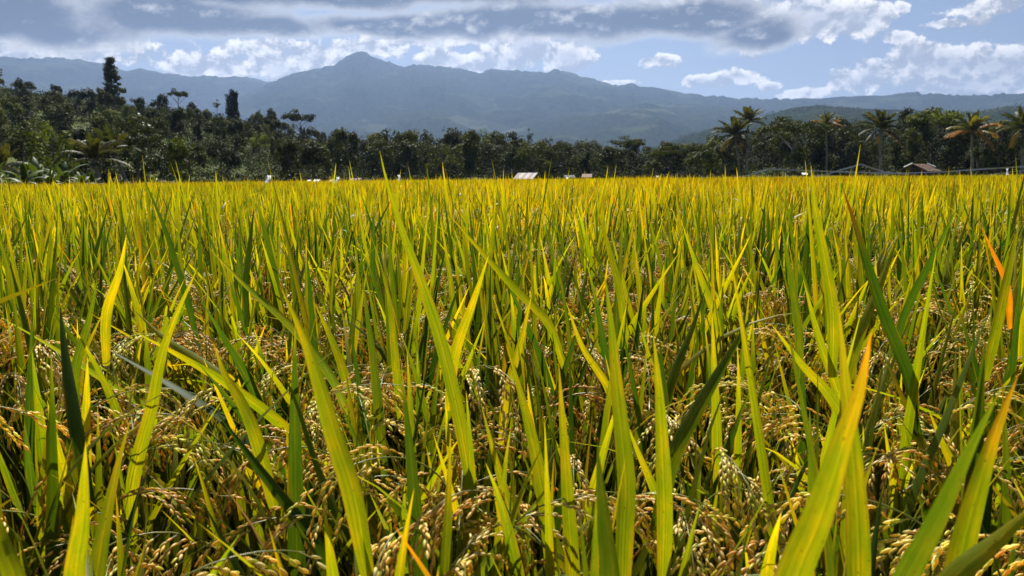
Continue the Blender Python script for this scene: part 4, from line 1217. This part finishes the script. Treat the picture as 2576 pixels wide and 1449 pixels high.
HC = {'Y': (LEAF_Y, LEAF_YY), 'YY': (LEAF_YY * .85, LEAF_YY), 'G': (LEAF_G, LEAF_G * 1.2), 'Gy': (LEAF_G * .4 + LEAF_Y * .6, LEAF_Y), 'Gl': (np.array([.17, .24, .04]), np.array([.34, .36, .06])), 'D': (LEAF_D, LEAF_D * 1.3),  # leaf tints; dark greens also stand in for blades in shade
      'Dr': (LEAF_D, np.array([.16, .04, .02])), 'Yt': (LEAF_Y, np.array([.55, .42, .02])), 'Yb': (LEAF_Y * 1.2, LEAF_YY), 'Yo': (LEAF_Y, np.array([.6, .30, .02])), 'O': (np.array([.62, .22, .015]), np.array([.66, .26, .02]))}

def smooth_path(P, m_):
    """Catmull-Rom through P, m_ samples spread evenly"""
    P = np.asarray(P, float)
    Q = np.concatenate([[2 * P[0] - P[1]], P, [2 * P[-1] - P[-2]]])
    out = []
    for i in range(1, len(Q) - 2):
        t = np.linspace(0, 1, 12, endpoint=False)[:, None]
        a, b, c, d = Q[i - 1], Q[i], Q[i + 1], Q[i + 2]
        out.append(.5 * (2 * b + (c - a) * t + (2 * a - 5 * b + 4 * c - d) * t ** 2 + (3 * b - a - 3 * c + d) * t ** 3))
    out = np.concatenate(out + [P[-1:]])
    s = np.concatenate([[0], np.cumsum(np.linalg.norm(np.diff(out, axis=0), axis=1))])
    g = np.linspace(0, s[-1], m_)
    return np.stack([np.interp(g, s, out[:, k]) for k in range(3)], 1)

hero_plants = []      # [x, y, [(P, side, width, colour, phrase, px)]]
rgh = np.random.default_rng(5)
for (pts, wpx, ck, phrase, wreal) in HERO:
    d = wreal * F / wpx
    lean = rgh.uniform(-.06, .06)
    n = len(pts)
    P = np.array([tuple(at(x, y, d * (1 + lean * (i / (n - 1) - .5)))) for i, (x, y) in enumerate(pts)])
    foot = P[-1] + (P[-1] - P[-2]) / np.linalg.norm(P[-1] - P[-2]) * .04 + np.array([0, .01, -.05])
    P = np.concatenate([P, [foot]])
    C = smooth_path(P, 22)[::-1]                      # foot -> tip
    T = unit(np.gradient(C, axis=0))
    view = unit(C - np.array([0, 0, CAM_H]))
    side = unit(np.cross(T, view))
    tw = rgh.uniform(-.5, .5) + (rgh.choice([-.75, .75]) if ck in ('D', 'G', 'Dr') else 0)
    nr = np.cross(side, T)
    side = unit(side * math.cos(tw) + nr * math.sin(tw))
    wd = wreal / max(.6, math.cos(tw)) * width_profile(np.linspace(0, 1, 22), .7)
    b, tpc = HC[ck]
    tt = np.clip((np.linspace(0, 1, 22) - .72) / .25, 0, 1)[:, None]
    col = (b * (1 - tt) + tpc * tt) * (.85 + .25 * np.linspace(0, 1, 22))[:, None]
    best = None
    for hp in hero_plants:
        if math.hypot(hp[0] - foot[0], hp[1] - foot[1]) < .11: best = hp
    if best is None:
        best = [foot[0], foot[1] + .02, []]; hero_plants.append(best)
    best[2].append((C, side, wd, col, phrase, wpx, ck))

def hero_leaf_mesh(C, side, wd, col, origin):
    v, q, u, k = strip((C - origin)[None], side[None], wd[None] * .88, fold=.17)
    mb = MB(); mb.add(v, q, np.repeat(col, k, 0), u)
    return mb.mesh('leaf', M['rice_hero'], True)

for hx, hy, lst in hero_plants:
    lst.sort(key=lambda q: -q[5])
    t = empty('rice_plant', (hx, hy, 0), 'rice plant bearing ' + lst[0][4], 'rice plant', 'rice plants nearest the camera')
    for (C, side, wd, col, phrase, wpx, ck) in lst:
        o = obj('leaf', hero_leaf_mesh(C, side, wd, col, np.array([hx, hy, 0])), t)
        if ck == 'O': o['label'] = 'dried orange leaf'
    near = hy < .75
    rice_parts(t, rgh, 11 if hy < 1.3 else 13, 3, pan_z=(.50, .62) if near else (.52, .64), leaf_scale=(.6, .88), leaf_z=(.34, .48))

# --- the other plants, in rows
ROW = .205
DX = .195
cand = []
hxy = np.array([(h[0], h[1]) for h in hero_plants])
nrow = 0
y = .46
while y < 6.5:
    half = .70 * y + .12
    n = int(2 * half / DX)
    off = rng.uniform(0, DX)
    for i in range(n + 1):
        x = -half + i * DX + off + rng.normal(0, .025); yy = y + rng.normal(0, .025)
        if np.min(np.hypot(hxy[:, 0] - x, hxy[:, 1] - yy)) < .115: continue
        cand.append((x, yy, nrow))
    nrow += 1; y += ROW
n_single = 300 - len(hero_plants) - 2
singles, rest0 = cand[:n_single], cand[n_single:]
byrow = {}
for s in singles: byrow.setdefault(s[2], []).append(s)
rgs = np.random.default_rng(99)
for row, lst in byrow.items():
    lst.sort()
    for i, (x, yy, _) in enumerate(lst):
        lab = f'rice plant with drooping golden panicles, {ordinal(i + 1)} from left in row {ordinal(row + 1)} from front'
        t = empty('rice_plant', (x, yy, 0), lab, 'rice plant', 'rice plants standing in rows', rgs.uniform(0, 6.28))
        if yy < .8: rice_parts(t, rgs, 12, 3, (.58, .84), pan_z=(.50, .61), leaf_z=(.34, .46))
        elif yy < 1.2: rice_parts(t, rgs, 16, 3, (.68, .98), pan_z=(.52, .63), leaf_z=(.34, .48))
        elif yy < 1.9: rice_parts(t, rgs, 17, 4, (.74, 1.02), pan_z=(.53, .65), leaf_z=(.36, .52))
        else: rice_parts(t, rgs, 17, 4, (.76, 1.03), leaf_z=(.38, .54), pan_z=(.54, .66))

# --- the rest of the crop: one object, plants copied as plain geometry with less detail further off
def crop():
    rg = np.random.default_rng(3)
    vs, qs, cs, us, gs, base = [], [], [], [], [], 0
    def proto(lod):
        mb = MB(); grain = []
        nl, m_ = [(15, 8), (14, 5), (12, 4), (12, 3)][lod]
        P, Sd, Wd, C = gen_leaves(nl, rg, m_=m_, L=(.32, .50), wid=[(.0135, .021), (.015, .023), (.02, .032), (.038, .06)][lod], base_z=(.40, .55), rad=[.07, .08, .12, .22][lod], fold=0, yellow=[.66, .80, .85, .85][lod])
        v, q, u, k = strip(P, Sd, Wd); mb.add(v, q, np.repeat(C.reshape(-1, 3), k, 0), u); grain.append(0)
        npan = [4, 4, 3, 2][lod]
        for i in range(npan):
            a = rg.uniform(0, 6.28)
            if lod <= 1:
                pb = panicle(rg, 1 if lod == 0 else 2, 8, tone=int(rg.integers(4)))
                v, q, c, u = pb.arrays()
            else:
                pp = np.array([[0, 0, 0], [.05, 0, .1], [.12, 0, .09], [.17, 0, -.03]])[None]
                v, q, u, k = strip(pp, np.tile([0, 1., 0], (1, 4, 1)), np.array([[.006, .02, .035, .02]])); c = np.tile(GR_GOLD * rg.uniform(.7, 1.2), (len(v), 1))
            ca, sa = math.cos(a), math.sin(a)
            v = v @ np.array([[ca, sa, 0], [-sa, ca, 0], [0, 0, 1]]) + [ca * .04, sa * .04, rg.uniform(.53, .66)]
            mb.add(v, q, c, u); grain.append(1)
        if lod == 0:
            P, Sd, Wd, C = gen_leaves(8, rg, m_=5, L=(.28, .46), lean=(.1, .9), curve=(0, 1.2), wid=(.008, .013), base_z=(.12, .42), rad=.06, yellow=.3, fold=0)
            v, q, u, k = strip(P, Sd, Wd); mb.add(v, q, np.repeat(C.reshape(-1, 3), k, 0), u); grain.append(0)
        return mb.arrays() + (np.concatenate([np.full(len(q_), f_) for q_, f_ in zip(mb.q, grain)]),)
    def tile(xy, protos, smin, smax, warm=(1, 1, 1)):
        nonlocal base
        which = rg.integers(len(protos), size=len(xy))
        for k, (v, q, c, u, gf) in enumerate(protos):
            sel = xy[which == k]
            n = len(sel)
            if not n: continue
            a = rg.uniform(0, 2 * np.pi, n); s = rg.uniform(smin, smax, n)
            x = (v[None, :, 0] * np.cos(a)[:, None] - v[None, :, 1] * np.sin(a)[:, None]) * s[:, None] + sel[:, :1]
            yv = (v[None, :, 0] * np.sin(a)[:, None] + v[None, :, 1] * np.cos(a)[:, None]) * s[:, None] + sel[:, 1:2]
            z = v[None, :, 2] * (s * (1 + (fbm(sel[:, 0] / 5, sel[:, 1] / 5, 3, 4) - .5) * .24))[:, None]
            vs.append(np.stack([x, yv, z], -1).reshape(-1, 3).astype(np.float32))
            tone = .78 + .44 * fbm(sel[:, 0] / 3, sel[:, 1] / 6, 3, 8)
            yel = fbm(sel[:, 0] / 7, sel[:, 1] / 9, 3, 12) - .5
            isg = np.zeros(len(v), bool); isg[q[gf == 1].ravel()] = True
            cc = c[None] * np.where(isg[:, None], np.ones(3), np.array(warm)) * tone[:, None, None] * (1 + yel[:, None, None] * np.array([.9, .35, 0]))
            cs.append(np.clip(cc, 0, 1).reshape(-1, 3).astype(np.float32))
            us.append(np.tile(u, (n, 1)).astype(np.float32))
            qs.append((q[None] + (np.arange(n) * len(v))[:, None, None] + base).reshape(-1, 4).astype(np.int32))
            gs.append(np.tile(gf, n))
            base += n * len(v)
    def wedge(r0, r1, dens):
        n = int(dens * 1.36 * .5 * (r1 ** 2 - r0 ** 2))
        a = rg.uniform(-.68, .68, n); r = np.sqrt(rg.uniform(r0 ** 2, r1 ** 2, n))
        x, y = np.sin(a) * r, np.cos(a) * r
        # the field runs to the wood on the right and stops earlier on the left
        lim = np.interp(a, [azel(p, HORIZON)[0] for p in (-100, 0, 240, 420, 700, 1000, 1800, 2600)], [44, 46, 50, 66, 98, 125, 130, 132])
        k = r < lim
        return np.stack([x[k], y[k]], 1)
    def grid(y0, y1, sx, sy, jit):
        out = []
        yy = y0
        while yy < y1:
            half = .70 * yy + .2
            xs = np.arange(-half, half, sx)
            out.append(np.stack([xs + rg.normal(0, jit, len(xs)), yy + rg.normal(0, jit, len(xs))], 1)); yy += sy
        return np.concatenate(out)
    ylast = max(s[1] for s in singles)
    near = [(x, y_) for x, y_, _ in rest0]
    for yy in np.arange(.46, 6.5, .205):          # a strip beside the rows, just outside the picture
        for sx in (-1, 1):
            near += [(sx * (.70 * yy + .26 + k * .2) + rg.normal(0, .02), yy + rg.normal(0, .02)) for k in range(4)]
    near = np.array(near)
    tile(near, [proto(0) for _ in range(10)], .9, 1.1, (1.1, 1.03, 1))
    tile(grid(6.5, 9.0, .20, .21, .03), [proto(0) for _ in range(8)], .9, 1.1, (1.18, 1.05, .95))
    tile(grid(9.0, 20, .22, .24, .05), [proto(1) for _ in range(10)], .88, 1.1, (1.08, 1.0, .9))
    tile(wedge(19, 48, 9), [proto(2) for _ in range(10)], .9, 1.12, (.98, .93, .85))
    tile(wedge(47, 132, 3.4), [proto(3) for _ in range(12)], .9, 1.08, (.84, .83, .8))
    me = mesh_from('rice_crop', np.concatenate(vs), np.concatenate(qs), np.concatenate(cs), np.concatenate(us), M['rice_far'])
    me.materials.append(M['grain'])
    me.polygons.foreach_set('material_index', np.concatenate(gs).astype(np.int32))
    tag(obj('rice_crop', me), kind='stuff')
    print('crop quads', len(me.polygons))
crop()

# --- weeds growing in the crop
def weed(px, py_top, d, label, n=14):
    a = at(px, py_top, d); H = a.z
    t = empty('weed', (a.x, a.y, 0), label, 'weed', 'weeds growing among the rice')
    zz = np.linspace(0, H, 9)
    pts = np.stack([.02 * np.sin(zz * 4), .015 * np.sin(zz * 5), zz], 1)
    mb = MB(); mb.add(*tube(pts, np.linspace(.004, .0012, 9), 5), (.16, .12, .04)); mb.build('stem', M['stem'], t, True)
    rg = np.random.default_rng(int(px))
    lb = MB()
    for k in range(n):
        z = H * (.55 + .45 * (k + 1) / n); L = rg.uniform(.035, .07) * (1.2 - .5 * k / n); th0 = rg.uniform(.6, 1.3)
        m_ = 6; th = th0 + np.linspace(0, .6, m_)
        az = k * 2.4
        dd = np.stack([np.sin(th) * math.cos(az), np.sin(th) * math.sin(az), np.cos(th)], 1)
        P = np.concatenate([[[0, 0, 0]], np.cumsum(dd[:-1] * L / (m_ - 1), 0)]) + [np.interp(z, zz, pts[:, 0]), np.interp(z, zz, pts[:, 1]), z]
        tq = np.linspace(0, 1, m_)
        v, q, u, kk = strip(P[None], np.tile([-math.sin(az), math.cos(az), 0], (1, m_, 1)), (.013 * np.sin(np.pi * np.clip(tq, .04, .97)) ** .8)[None], fold=.1)
        lb2 = MB(); lb2.add(v, q, np.array([.13, .19, .04]) * rg.uniform(.8, 1.3), u); lb2.build('leaf', M['rice_far'], t, True)
weed(888, 500, 2.7, 'spindly weed with small pale leaves left of the tallest leaf')
weed(1157, 437, 5.5, 'small bushy weed tip standing above the far crop edge', 18)

# ------------------------------------------------------------------ haze
def haze():
    v, q = box(-15000, 15000, -400, 14600, -12, 1380)
    me = bpy.data.meshes.new('haze'); me.from_pydata([tuple(p) for p in v], [], [tuple(f) for f in q]); me.update()
    mt = bpy.data.materials.new('haze'); mt.use_nodes = True
    nt = mt.node_tree; nt.nodes.clear()
    o = nt.nodes.new('ShaderNodeOutputMaterial'); p = nt.nodes.new('ShaderNodeVolumePrincipled')
    p.inputs['Color'].default_value = (.41, .60, 1.0, 1)
    p.inputs['Density'].default_value = 6.2e-5
    p.inputs['Anisotropy'].default_value = 0.45
    nt.links.new(p.outputs[0], o.inputs['Volume'])
    me.materials.append(mt)
    tag(obj('haze', me), kind='stuff')
haze()
